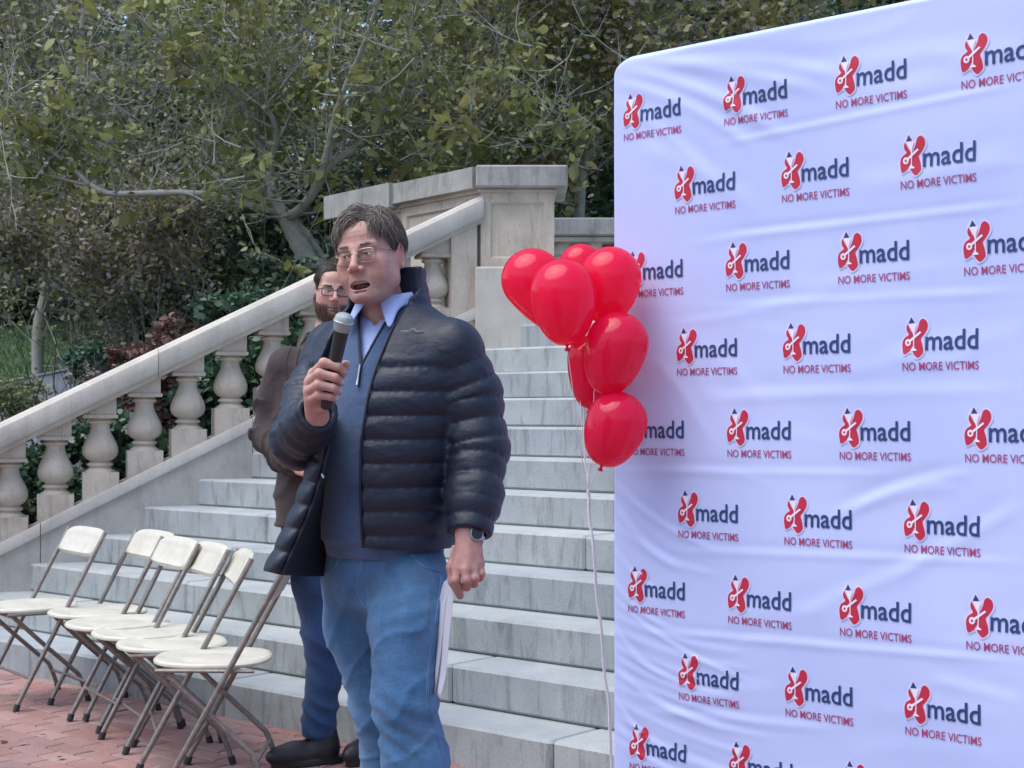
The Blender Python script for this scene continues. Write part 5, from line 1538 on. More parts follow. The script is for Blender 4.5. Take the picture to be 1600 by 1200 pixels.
    LEG_R = [(P(556, 905, 3.60), .086), (P(561, 975, 3.59), .080), (P(594, 1100, 3.60), .067), (P(607, 1200, 3.64), .066), (P(600, 1330, 3.70), .063), (P(585, 1450, 3.72), .060)]
    allp = np.array([q for q, r in LEG_L + LEG_R] + AL + AR)
    Vb, Qb = surface(bodyf, allp.min(0) - .12, V3(*(allp.max(0)[:2] + .12), 1.34 + .31), .012)
    cols = np.concatenate([ch, np.tile(np.array((.50, .31, .265)), (len(V1), 1)), np.tile(np.array((.43, .25, .22)), (len(V2), 1)), np.tile(np.array(base), (len(Vb), 1))])
    # redder knuckles and finger tips
    for k, (V_, off) in enumerate(((V1, len(Vh)), (V2, len(Vh) + len(V1)))):
        n = .5 + .5 * wob(V_, 90, k); cols[off:off + len(V_)] += np.array((.03, -.015, -.012)) * n[:, None]
    V = np.concatenate([Vh, V1, V2, Vb]) ; a, b, c = len(Vh), len(Vh) + len(V1), len(Vh) + len(V1) + len(V2)
    body = mesh_obj('person', V - root_loc, np.concatenate([Qh, Q1 + a, Q2 + b, Qb + c]), MT['skin'], None, smooth=True, loc=root_loc, cols=cols)
    tag(body, 'man in navy quilted jacket and glasses speaking into a microphone in front', 'person')
    oo = root_loc
    def hp(x, y, z): return V3(x, y, z) @ M + hc
    def add(mb, name, mat, sm=True, par=body):
        mb.v = [tuple(np.array(v) - oo) for v in mb.v]; o = mb.build(name, mat, par); fix_normals(o)
        if sm: smooth_by_angle(o, 45)
        return o
    # eyes, mouth
    for sx in (1, -1):
        mb = MB(); Ve, Fe = ellipsoid_mesh((sx * .031, .0742, .003), (.0128, .0118, .0120)); mb.add([hp(*v) for v in Ve], Fe)
        e = add(mb, 'eye', MT['eye'])
        mb = MB(); Ve, Fe = ellipsoid_mesh((sx * .031 - .0015, .0790, .0028), (.0068, .0077, .0064)); mb.add([hp(*v) for v in Ve], Fe); add(mb, 'iris', MT['iris'], par=e)
    mb = MB(); Ve, Fe = ellipsoid_mesh((0, .060, -.0735), (.028, .021, .0135)); mb.add([hp(*v) for v in Ve], Fe); add(mb, 'mouth_inside', MT['mouth'])
    mb = MB()
    for k in range(-5, 5):
        x = (k + .5) * .0058; Ve, Fe = ellipsoid_mesh((x, .0800 - 8 * x * x, -.0630), (.0031, .0035, .0048), 10, 6); mb.add([hp(*v) for v in Ve], Fe)
    add(mb, 'teeth', MT['teeth'])
    mb = MB(); Ve, Fe = ellipsoid_mesh((0, .068, -.0835), (.019, .014, .005)); mb.add([hp(*v) for v in Ve], Fe); add(mb, 'tongue', MT['tongue'])
    nm_ = plain_mat('nail', (.60, .42, .38), .35)
    for q, r_, yy in ((P(536, 581, 3.14), .0085, 3.13), (P(532, 598, 3.13), .0085, 3.12), (P(529, 611, 3.13), .0082, 3.12), (P(523, 622, 3.13), .0075, 3.12), (P(541, 567, 3.14), .009, 3.13)):
        mb = MB(); Ve, Fe = ellipsoid_mesh((0, 0, 0), (.0055, .0024, .0046), 12, 8); c_ = q + V3(.0035, -.0048, .0); mb.add([V3(*v) + c_ for v in Ve], Fe); add(mb, 'fingernail', nm_)
    # spectacles
    gl = MB()
    for sx in (1, -1):
        loop = []
        for q in np.linspace(0, 2 * math.pi, 41)[:-1]:
            cx, cz = math.cos(q), math.sin(q); x = .0335 + .0245 * math.copysign(abs(cx) ** .72, cx); z = -.003 + .0165 * math.copysign(abs(cz) ** .72, cz)
            loop.append(hp(sx * x, .0985 - .10 * max(0, x - .012) ** 1.3 * 3 - .05 * (z + .003) * -1, z))
        gl.tube(loop + loop[:2], .00115, 6, caps=False)
        gl.tube([hp(sx * .0575, .0875, .006), hp(sx * .068, .080, .008), hp(sx * .077, .03, .009), hp(sx * .080, -.002, .009)], .0013, 6)
        gl.tube([hp(sx * .012, .099, -.002), hp(sx * .0095, .096, -.010)], .0009, 5)
    gl.tube([hp(-.0105, .100, .002), hp(0, .103, .005), hp(.0105, .100, .002)], .0012, 6)
    fr = add(gl, 'spectacles', MT['wire'])
    for sx in (1, -1):
        mb = MB(); pts = []
        for q in np.linspace(0, 2 * math.pi, 25)[:-1]:
            cx, cz = math.cos(q), math.sin(q); x = .0335 + .0240 * math.copysign(abs(cx) ** .72, cx); z = -.003 + .016 * math.copysign(abs(cz) ** .72, cz)
            pts.append(hp(sx * x, .0980 - .10 * max(0, x - .012) ** 1.3 * 3 - .05 * (z + .003) * -1, z))
        mb.add(pts + [hp(sx * .0335, .0965, -.003)], [(i, (i + 1) % 24, 24) for i in range(24)]); add(mb, 'lens', MT['lens'], par=fr)
    # hair
    C0 = V3(0, -.014, .040); RR = V3(.0800, .1020, .0890)
    def hl(p):
        x, y, z = p[:, 0], p[:, 1], p[:, 2]; s = np.abs(x)
        l = np.where(y > .02, .014 + (y - .02) * 1.75 - .004 * np.cos(x * 90), np.where(y > .003, -.016, np.where(y > -.024, .030, -.052)))
        l = np.minimum(l, .0790 + .007 * np.exp(-((x - .022) / .012) ** 2)); return l - z
    rng = np.random.default_rng(5)
    capf = lambda p: np.maximum(ell((p - hc) @ Mi, C0, RR + .0045 + .003 * wob((p - hc) @ Mi, 70)[:, None]) * .95, hl((p - hc) @ Mi) * .9)
    V_, Q_ = surface(capf, hc - V3(.12, .13, .08), hc + V3(.12, .13, .16), .003)
    hair = mesh_obj('hair', V_ - oo, Q_, MT['cap1'], body, smooth=True)
    XP = .020
    def flow(p):
        x, y, z = p[:, 0], p[:, 1], p[:, 2]; w_ = np.clip(np.abs(x) / .078, 0, 1); sg = np.where(x > XP, 1.0, -1.0)
        dx = sg * (1 - w_) * 1.1 + .0; dy = np.where(y > .03, .10 - .75 * w_, -.55); dz = -.15 - 1.3 * w_ ** 1.3
        return np.stack([dx, dy, dz], 1)
    roots = scatter_scalp(8500, lambda p: hl(p) < -.001, C0, RR, rng)
    strands('hair_strands', roots, flow, .060, .0175, M, hc, MT['hair1'], hair, oo, 11, r0=.00085, segs=6, scalp=(C0, RR), wob_=.20)
    tm = roots[(np.abs(roots[:, 0]) < .05) & (roots[:, 1] > .01) & (roots[:, 2] > .085)]
    pt_ = scatter_scalp(900, lambda p: (np.abs(p[:, 0] - .020) < .018) & (p[:, 2] > .075) & (p[:, 1] > -.06), C0, RR, rng); strands('crown_strands', pt_, flow, .040, .014, M, hc, MT['hair1'], hair, oo, 19, r0=.0009, segs=6, scalp=(C0, RR), wob_=.3)
    tm = np.concatenate([tm, tm, tm]); strands('fringe_strands', tm, lambda p: flow(p) * V3(1.1, .3, .4) + V3(0, .35, 0), .056, .024, M, hc, MT['hair1'], hair, oo, 12, r0=.00085, segs=6, scalp=(C0, RR), wob_=.26)
    rb = []; db = []
    for sx in (1, -1):
        n = 170; t = rng.uniform(0, 1, n); rb.append(np.stack([sx * (.013 + .034 * t), (.0955 - .0165 * t ** 1.6) + rng.normal(0, .0006, n), .0215 + .0035 * np.sin(t * 2.6) + rng.normal(0, .0016, n)], 1)); db.append(np.tile(V3(sx * 1.0, .10, .12), (n, 1)))
    for a_, b_ in zip(rb, db): tag(small_strands('eyebrow', a_, b_, .0075, M, hc, MT['hair1'], body, oo, 13, r0=.00045), kind='stuff')
    # ---- sweater
    def sweaterf(p):
        d, x, y, z = loft_sdf(p, S_O, S_LT, S_FW, SECS)
        d = smin(d, rcone(p, Lc(.10, -.01, .50), AL[0], .06, .06), .04); d = smin(d, rcone(p, Lc(-.08, -.01, .50), AR[0], .06, .055), .04)
        d = smin(d, chain(p, AR[:3], [.060, .056, .05], .02), .03)
        fold = .0045 * np.clip(y / .05, 0, 1) * (np.sin(34 * z + 16 * x + 2.5 * wob(p, 9)) * np.clip(1 - z / .42, 0, 1)) + .003 * wob(p, 24, 2.0) * np.clip(1 - z / .5, .15, 1) + .005 * np.exp(-(np.sin(20 * z - 26 * x + 2.6 * wob(p, 8, 5.0)) / .25) ** 2) * np.clip(1 - z / .42, 0, 1) * np.clip(.3 + .8 * wob(p, 7, 1.5), 0, 1)
        d = d - fold
        d = d - .004 * np.exp(-((z - .047) / .006) ** 2) + .0035 * np.clip((.043 - z) / .008, 0, 1)   # hem band drawn in
        v = np.abs(x - .004) - np.clip((z - .452) * .36, -1, .055)
        cut = np.maximum(v, np.maximum(-(y - .0), .452 - z)); d = smax(d, -cut, .003)
        d = np.maximum(d, .004 - z); d = np.maximum(d, z - .585)
        inner, _, _, _ = loft_sdf(p, S_O, S_LT, S_FW, [(a, b - .013, c - .013, e - .013, f, g) for a, b, c, e, f, g in SECS])
        return np.where(z > .40, np.maximum(d, -np.maximum(inner, .40 - z)), d)
    Vs, Qs = surface(sweaterf, S_O - V3(.30, .28, .03), S_O + V3(.30, .28, .62), .0042)
    sw = mesh_obj('sweater', Vs - oo, Qs, MT['sweater'], body, smooth=True)
    # zip of the sweater
    def fp(x, z, off=.002):
        S = np.array(SECS); b = np.interp(z, S[:, 0], S[:, 2]); a = np.interp(z, S[:, 0], S[:, 1]); xo = np.interp(z, S[:, 0], S[:, 4]); yo = np.interp(z, S[:, 0], S[:, 5])
        return Lc(x, yo + b * math.sqrt(max(0.02, 1 - ((x - xo) / a) ** 2)) + off, z)
    mb = MB(); mb.tube([fp(.004, z, .001) for z in np.linspace(.455, .405, 6)], .0028, 6); mb.tube([fp(.004 + s * (z - .452) * .36, z, .000) for s, z in [(-1, zz) for zz in np.linspace(.58, .453, 14)]], .0030, 6); mb.tube([fp(.004 + (z - .452) * .36, z, .000) for z in np.linspace(.58, .453, 14)], .0030, 6)
    add(mb, 'sweater_zip', MT['seam'], par=body)
    mb = MB(); mb.tube([fp(.004, .455, .006), fp(.004, .43, .008), fp(.0045, .408, .009)], [.003, .0022, .004], 8); add(mb, 'zip_pull', MT['zipmetal'])
    # ---- shirt front and collar
    def shirtf(p):
        d, x, y, z = loft_sdf(p, S_O, S_LT, S_FW, [(a, b - .0155, c - .0155, e - .0155, f, g) for a, b, c, e, f, g in SECS])
        d = d - .0016 * wob(p, 60, 5.0)
        v = np.abs(x - .004) - np.clip((z - .548) * .75, -1, .07); cut = np.maximum(v, np.maximum(-y, .548 - z)); d = smax(d, -cut, .002)
        inner, _, _, _ = loft_sdf(p, S_O, S_LT, S_FW, [(a, b - .026, c - .026, e - .026, f, g) for a, b, c, e, f, g in SECS])
        return np.maximum(np.maximum(d, -inner), np.maximum(.40 - z, z - .612))
    Vs, Qs = surface(shirtf, S_O + V3(-.24, -.22, .38), S_O + V3(.24, .22, .62), .004)
    sh = mesh_obj('shirt', Vs - oo, Qs, MT['shirt'], body, smooth=True)
    for sx in (1, -1):      # collar leaves: stand and fall
        rows = []
        nA = 22
        for i in range(nA + 1):
            t = i / nA                     # 0 at the front, 1 at the nape
            a = (.16 + t * (math.pi - .16)); sn, cs = math.sin(a), math.cos(a)
            top = Lc(.008 + sx * .0655 * sn, -.012 + .068 * cs, .616 + .034 * t); stand = Lc(.008 + sx * .064 * sn, -.012 + .066 * cs, .580 + .02 * t)
            fall = math.exp(-(t / .16) ** 2)
            bot = Lc(.008 + sx * (.078 * sn + .044 * fall), -.012 + .084 * cs + .022 * fall, .594 + .012 * t - .058 * fall)
            mid = (top + bot) / 2 + (Lc(sx * .004 * sn, .006 * cs, 0) - S_O)
            rows.append([stand, top + V3(0, 0, .001), top + (Lc(sx * .004 * sn, .004 * cs, 0) - S_O), mid, bot])
        V_ = np.array(rows).reshape(-1, 3); n = 5
        Fc = [(i * n + j, i * n + j + 1, (i + 1) * n + j + 1, (i + 1) * n + j) for i in range(nA) for j in range(n - 1)]
        o = mesh_obj('collar', V_ - oo, Fc, MT['shirt'], sh, smooth=True)
        md = o.modifiers.new('thick', 'SOLIDIFY'); md.thickness = .0035; md.offset = 0; md2 = o.modifiers.new('sub', 'SUBSURF'); md2.levels = 1; md2.render_levels = 1
    # ---- jacket
    def jacketf(p):
        d, x, y, z = loft_sdf(p, S_O, S_LT, S_FW, SECS)
        out = d - .030
        zz = z + .0016 * wob(p, 16, 1.0)
        q = np.where(zz < .4475, quilt(zz, .0548, .4475, .0075), quilt(np.clip(zz, 0, .4475), .0548, .4475, .0075) + .006 * np.clip((zz - .4475) / .02, 0, 1))
        out = out - q * np.clip((.60 - z) / .04, 0, 1) - fine_wr(p, .0022, 55, 1.0)
        sm_ = np.exp(-(np.abs(np.sin(math.pi * (np.clip(zz, 0, .4475) - .4475) / .0548)) / .35) ** 2) * (zz < .46)
        out = out + .0012 * sm_ * np.sin(x * 330 + 5 * wob(p, 30, 3.0))
        # drawn-in seam where the puffs meet the zip edge
        out = out + .008 * np.exp(-((x - XL(z)) / .007) ** 2) * (y > 0)
        sleL, a1 = arm_d(p, AL, ALr, .0475, .0068, .012); sleR, a2 = arm_d(p, AR, ARr, .0475, .0065, .02)
        body_ = np.maximum(out, .032 - z - .06 * (x - .1) * (y > 0))
        yokL = rcone(p, Lc(.06, -.015, .535), AL[0] + V3(0, 0, .0), .058, .070); yokR = rcone(p, Lc(-.05, -.02, .535), AR[0] + V3(0, 0, .004), .055, .066)
        body_ = smin(body_, yokL, .03); body_ = smin(body_, yokR, .03)
        # hollow
        inn = d - .014; body_ = np.maximum(body_, -np.where(z < .58, inn, 1e3))
        # stand collar
        cx, cy = x - .008, y + .014; r = np.sqrt((cx / .084) ** 2 + (cy / .084) ** 2) * .084
        rad = .084 + .10 * np.clip(z - .60, -.04, .1) * (cy > 0)
        col = np.abs(r - rad) - (.0085 + .0022 * np.abs(np.sin(z * 120))); lim = .624 - .10 * np.clip(cx - .02, 0, .1)
        col = smax(np.maximum(col, .545 - z), z - lim, .006)
        body_ = smin(body_, col, .010)
        op = np.maximum(np.maximum(x - XL(z), XR(z) - x), -(y + .0)); body_ = smax(body_, -op, .005)
        fl = np.maximum(np.maximum(x - XL(z), -(y + .02)), z - .36); body_ = smax(body_, -fl, .006)
        sleL = sleL - fine_wr(p, .0025, 60, 4.0); sleR = sleR - fine_wr(p, .005, 45, 7.0)
        # cut the cuffs
        for (A_, B_, nm) in ((AL[3], AL[4], 'L'), (AR[3], AR[4], 'R')):
            u = (B_ - A_) / np.linalg.norm(B_ - A_); h = (p - B_) @ u + (.006 if nm == 'L' else .0)
            rr = np.linalg.norm(p - B_ - ((p - B_) @ u)[:, None] * u, axis=1)
            tubec = np.maximum(h, -(rr - (.036 if nm == 'L' else .032)) - 10 * (h < -.03))
            if nm == 'L': sleL = smax(sleL, tubec, .004)
            else: sleR = smax(sleR, tubec, .004)
        return smin(smin(body_, sleL, .016), sleR, .014)
    Vj, Qj = surface(jacketf, np.minimum(S_O, AR[4]) + V3(-.26, -.16, -.02) * 1.0 - V3(0, .12, S_O[2] - 1.0 if S_O[2] > 1.0 else 0), V3(S_O[0] + .34, S_O[1] + .30, 1.72), .0042)
    jk = mesh_obj('jacket', Vj - oo, Qj, MT['jacket'], body, smooth=True)
    mb = MB(); mb.tube([fp(XL(z) + .007, z, .031) for z in np.linspace(.036, .55, 40)], .0032, 6); add(mb, 'jacket_zip', MT['seam'], par=jk)
    mb = MB(); cnt = 0; pts = []
    for k in range(42):
        x = .105 + k * .0012; pts.append(fp(x, .532 + .0022 * math.sin(k * 1.9) + (.006 * math.sin((k - 14) * .3) if 14 < k < 25 else 0), .0445))
    mb.tube(pts, .0007, 4); add(mb, 'chest_mark', plain_mat('pale_thread', (.35, .42, .50), .6), par=jk)
    # open right front: lining, zip edge and quilted outside
    def zx(y): return np.interp(y, [640, 690, 740, 790, 840, 897], [524, 514, 503, 487, 466, 440])
    V_ = []; mi = []; rowsn = 0; Fc = []
    ys = np.arange(646, 900, 3.0); prof_n = 15
    for yi in ys:
        z_ = zx(yi); f_ = np.interp(yi, [640, 740, 897], [.45, .8, 1]); ph = (yi - 576) / 36.0
        pf = abs(math.sin(math.pi * ph)) ** .5
        lw = 9 + 17 * f_
        yy = yi if yi < 890 else 890 + (yi - 890) * .5
        pts = [P(516, yi + 2, 3.56), P((z_ + 516) / 2, yi + 3, 3.47), P(z_ + 6, yi + 1, 3.36), P(z_, yi, 3.325),                       # lining side to the zip
               P(z_ - 3, yi, 3.318), P(z_ - lw * .35, yi - 2, 3.328 - .022 * pf), P(z_ - lw * .75, yi - 4, 3.345 - .024 * pf), P(z_ - lw - 5 * pf, yi - 6, 3.37), P(z_ - lw - 2 * pf, yi - 8, 3.42),
               P(z_ - lw * .6, yi - 8, 3.47 + .01 * pf), P((z_ + 510) / 2, yi - 4, 3.55 + .012 * pf), P(518, yi, 3.63 + .012 * pf)]
        n = len(pts); V_ += pts
    m = len(V_) // n
    for i in range(m - 1):
        for j in range(n):
            a, b = i * n + j, i * n + (j + 1) % n; Fc.append((a, b, b + n, a + n)); mi.append(1 if j in (0, 1, 2) else 0)
    Fc += [tuple(range(n)), tuple(range(m * n - 1, m * n - n - 1, -1))]; mi += [0, 1]
    o = mesh_obj('open_front', np.array(V_) - oo, Fc, [MT['jacket'], MT['lining']], jk, smooth=True, fmat=mi); fix_normals(o)
    mb = MB(); mb.tube([P(zx(y) + 1, y, 3.319) for y in np.linspace(650, 896, 40)], .0035, 6); add(mb, 'front_zip', MT['seam'], par=jk)
    mb = MB(); mb.tube([P(503, 741, 3.315), P(506, 747, 3.312)], .003, 6); add(mb, 'zip_pull', MT['zipmetal'], par=jk)
    # ---- jeans
    def jeansf(p):
        d, x, y, z = loft_sdf(p, S_O, S_LT, S_FW, [(-.20, .05, .03, .05, 0, -.01), (-.15, .10, .06, .09, 0, -.005), (-.11, .135, .092, .118, 0, .0), (-.06, .150, .110, .126, 0, 0), (0, .146, .112, .112, 0, 0), (.04, .140, .11, .108, 0, 0)])
        l1 = chain(p, [q for q, r in LEG_L], [r for q, r in LEG_L], .03); l2 = chain(p, [q for q, r in LEG_R], [r for q, r in LEG_R], .03)
        l = smin(l1, l2, .006); d = smin(d, l, .030)
        # folds: whiskers below the fly, bunching behind the knee
        kn = np.exp(-((z + .38) / .09) ** 2); wh = np.exp(-((z + .10) / .05) ** 2) * np.clip(y / .06, 0, 1)
        w1 = wob(p, 9, 3.0)
        f = .0045 * kn * np.sin(120 * z + 38 * x + 3.5 * w1) * (.55 + .45 * wob(p, 14, 8.0)) + .0015 * wh * np.sin(150 * z - 50 * np.abs(x) + 2 * w1) + .0035 * wob(p * V3(1, 1, .6), 30, 2.0) + .004 * w1
        f = f + .0035 * np.exp(-((z + .62) / .12) ** 2) * np.sin(70 * z + 20 * x + 4 * w1)
        rg = 1 - np.abs(np.sin(46 * z + 22 * x + 2.2 * w1 + 1.2 * wob(p, 19, 5.0))) ** .7
        f = f + .0055 * rg * (kn + .55 * np.exp(-((z + .62) / .10) ** 2))
        cr = np.exp(-(np.sin(23 * z - 30 * x + 3.0 * w1 + 1.5 * wob(p, 17, 6.0)) / .22) ** 2); f = f + .0045 * cr * np.clip(.35 + .65 * wob(p, 6, 9.0), 0, 1)
        pk = np.abs((x - .058) * .75 + (z + .0) * .66 + .25 * (x - .09) ** 2); f = f - .003 * np.exp(-(pk / .0035) ** 2) * (x > .05) * (y > 0)
        d = d - f
        d = d + .0035 * np.exp(-((x - .012 + .03 * np.clip(-z, 0, .2)) / .0035) ** 2) * np.clip((y - .04) / .03, 0, 1) * np.clip((z + .16) / .03, 0, 1)   # fly seam
        return np.maximum(d, z - .02)
    Vt, Qt = surface(jeansf, allp.min(0) - V3(.16, .16, 0) * 1 - V3(0, 0, .02), V3(allp.max(0)[0] + .2, allp.max(0)[1] + .2, S_O[2] + .06), .0052)
    # only leg region of the lower part is filled; trim below the shoe line
    jn = mesh_obj('jeans', Vt - oo, Qt, MT['jeans'], body, smooth=True)
    def onto(px, py, fn, y0, y1, out=.0006):
        ys = np.arange(y0, y1, .0015); pts = np.stack([(px - 800) / F * ys, ys, CAM_H + (650 - py) / F * ys], 1); d = fn(pts); i = np.argmax(d < 0)
        return pts[i] - V3(0, out, 0) if (d < 0).any() else None
    sm = plain_mat('jeans_seam', (.10, .21, .38), .8, var=.3); sd_ = plain_mat('seam_shade', (.012, .045, .12), .8)
    for nm, ln_ in (('fly_seam', [(566, 872), (564, 895), (558, 918), (563, 938), (572, 950)]), ('pocket_seam', [(640, 858), (648, 874), (664, 886), (690, 893)]), ('pocket_seam', [(531, 868), (524, 884), (512, 894), (501, 899)]),
                    ('side_seam', [(689, 900), (683, 950), (676, 1000), (668, 1050), (668, 1100), (682, 1150), (690, 1200), (692, 1260)])):
        q = bezier_pts([V3(a_, b_, 0) for a_, b_ in ln_], 7); pp = [onto(v[0], v[1], jeansf, 3.2, 3.7) for v in q]; pp = [v for v in pp if v is not None]
        pp = [pp[0]] + [b_ for a_, b_ in zip(pp, pp[1:]) if abs(b_[1] - a_[1]) < .05]
        if len(pp) > 3:
            mb = MB(); mb.tube(pp, .0018, 5); mb.tube([v + V3(.0042, 0, 0) for v in pp], .0009, 4); add(mb, nm, sd_ if nm == 'inner_seam' else sm, par=jn)
    for lg, sg in ((LEG_L, 1), (LEG_R, -1)):
        a = lg[-1][0]
        def shoef(p):
            h = V3(a[0], a[1], 0); f = S_FW
            d = ell(p, h + f * .06 + V3(0, 0, .045), (.052, .052, .05)); q = p - h; xx = q @ S_LT; yy = q @ S_FW; z = q[:, 2]
            d = ell(np.stack([xx, yy, z], 1), (0, .055, .035), (.047, .15, .05)); d = smin(d, ell(np.stack([xx, yy, z], 1), (0, -.02, .07), (.042, .06, .07)), .03)
            return np.maximum(d, .0 - z)
        Vq, Qq = surface(shoef, V3(a[0] - .2, a[1] - .26, -.01), V3(a[0] + .2, a[1] + .2, .2), .007)
        mesh_obj('shoe', Vq - oo, Qq, MT['shoe'], body, smooth=True)
    # ---- microphone, held: a thing of its own
    mbot, mtop = P(510, 630, 3.152), P(536.5, 503, 3.100)
    ax = mtop - mbot; Lm = np.linalg.norm(ax); tq = Vector(ax / Lm).to_track_quat('Z', 'Y')
    mr = empty('microphone', tuple(mbot)); mr.rotation_mode = 'QUATERNION'; mr.rotation_quaternion = tq
    tag(mr, 'black handheld microphone with grey ball grille in the speaker\'s raised fist', 'microphone')
    mb = MB(); mb.lathe([(.002, -.012), (.0100, -.012), (.0112, -.008), (.0118, .0), (.0135, Lm * .45), (.0152, Lm - .032), (.0160, Lm - .024), (.0168, Lm - .020), (.013, Lm - .018)], (0, 0, 0), 32); smooth_by_angle(mb.build('handle', MT['mic_body'], mr), 40)
    mb = MB(); mb.lathe([(.0165, Lm - .021), (.0185, Lm - .014), (.0205, Lm - .003), (.0208, Lm - .001), (.0208, Lm + .003), (.0200, Lm + .005), (.0192, Lm + .010), (.0165, Lm + .015), (.011, Lm + .0185), (.0, Lm + .020)], (0, 0, 0), 36); smooth_by_angle(mb.build('grille', MT['mic_grille'], mr), 60)
    mb = MB(); mb.lathe([(.0209, Lm - .0015), (.0216, Lm - .001), (.0216, Lm + .0025), (.0209, Lm + .003)], (0, 0, 0), 36); mb.build('ring', plain_mat('mic_ring', (.5, .55, .55), .3, .8), mr, smooth=True)
    # ---- watch
    wc = P(734, 838, 3.337); u = (AL[4] - AL[3]); u = u / np.linalg.norm(u) * .9 + V3(-.25, 0, .1) * .6; u /= np.linalg.norm(u)
    a1 = np.cross(u, V3(0, 1, 0)); a1 /= np.linalg.norm(a1); a2 = np.cross(a1, u)
    wt = empty('wristwatch', tuple(wc)); tag(wt, 'steel wristwatch on the speaker\'s lowered wrist at the jacket cuff', 'watch')
    mb = MB()
    for k in range(22):
        q = 2 * math.pi * k / 22; c_ = a1 * math.cos(q) * .0325 + a2 * math.sin(q) * .0285; t = -a1 * math.sin(q) + a2 * math.cos(q); t /= np.linalg.norm(t); nn = np.cross(t, u)
        mb.frame_box(c_, t, nn, u, -.0036, .0036, -.0015, .0015, -.007, .007, bev=.0008)
    fix_normals(mb.build('bracelet', MT['zipmetal'], wt))
    nn = V3(.42, -.9, .1); nn = nn - u * (nn @ u); nn /= np.linalg.norm(nn); tq = Vector(nn).to_track_quat('Z', 'Y')
    mb = MB(); mb.lathe([(.0, -.003), (.0165, -.003), (.0175, .0), (.0165, .004), (.0145, .0048), (.0143, .0042), (.0, .0042)], (0, 0, 0), 28)
    o = mb.build('watch_case', MT['zipmetal'], wt); o.rotation_mode = 'QUATERNION'; o.rotation_quaternion = tq; o.location = tuple(nn * .0315)
    mb = MB(); mb.lathe([(.0, .0), (.0138, .0), (.0138, .0006), (.0, .0006)], (0, 0, .0043), 28); d_ = mb.build('dial', MT['mic_body'], o)
    # ---- folded papers held low
    pr_ = empty('folded_papers', tuple(P(708, 915, 3.33))); tag(pr_, 'white folded papers hanging from the speaker\'s lowered hand', 'papers')
    po = P(708, 915, 3.33)
    for k, (edge, mat, dy) in enumerate((([(702, 893, 712, 903), (693, 930, 711, 925), (688, 975, 706, 965), (685, 1010, 702, 1010), (682, 1040, 699, 1045), (680, 1062, 697, 1062), (682, 1085, 688, 1092)], MT['paper'], 0.0),
                                         ([(698, 905, 710, 915), (689, 940, 700, 935), (683, 985, 697, 980), (682, 1030, 692, 1030), (680, 1052, 688, 1056), (681, 1075, 683, 1090)], MT['paper'], .022))):
        rows = []
        for i, (xa, ya, xb, yb) in enumerate(edge):
            A_ = P(xa - (1 if k == 0 else 4), ya, 3.37 + dy); B_ = P(xb + (-1 if k == 0 else -4), yb, 3.33 + dy); C_ = (A_ + B_) / 2 + V3(0, -.006 * math.sin(i * 1.1), 0); rows.append([A_, (A_ + C_) / 2 + V3(.002, 0, 0), C_, (B_ + C_) / 2 + V3(.002, 0, 0), B_])
        V_ = np.array(rows).reshape(-1, 3) - po; n = 5
        Fc = [(i * n + j, i * n + j + 1, (i + 1) * n + j + 1, (i + 1) * n + j) for i in range(len(rows) - 1) for j in range(n - 1)]
        o = mesh_obj('sheet', V_, Fc, mat, pr_, smooth=True); md = o.modifiers.new('s', 'SUBSURF'); md.levels = md.render_levels = 2; md = o.modifiers.new('t', 'SOLIDIFY'); md.thickness = .0008
speaker()
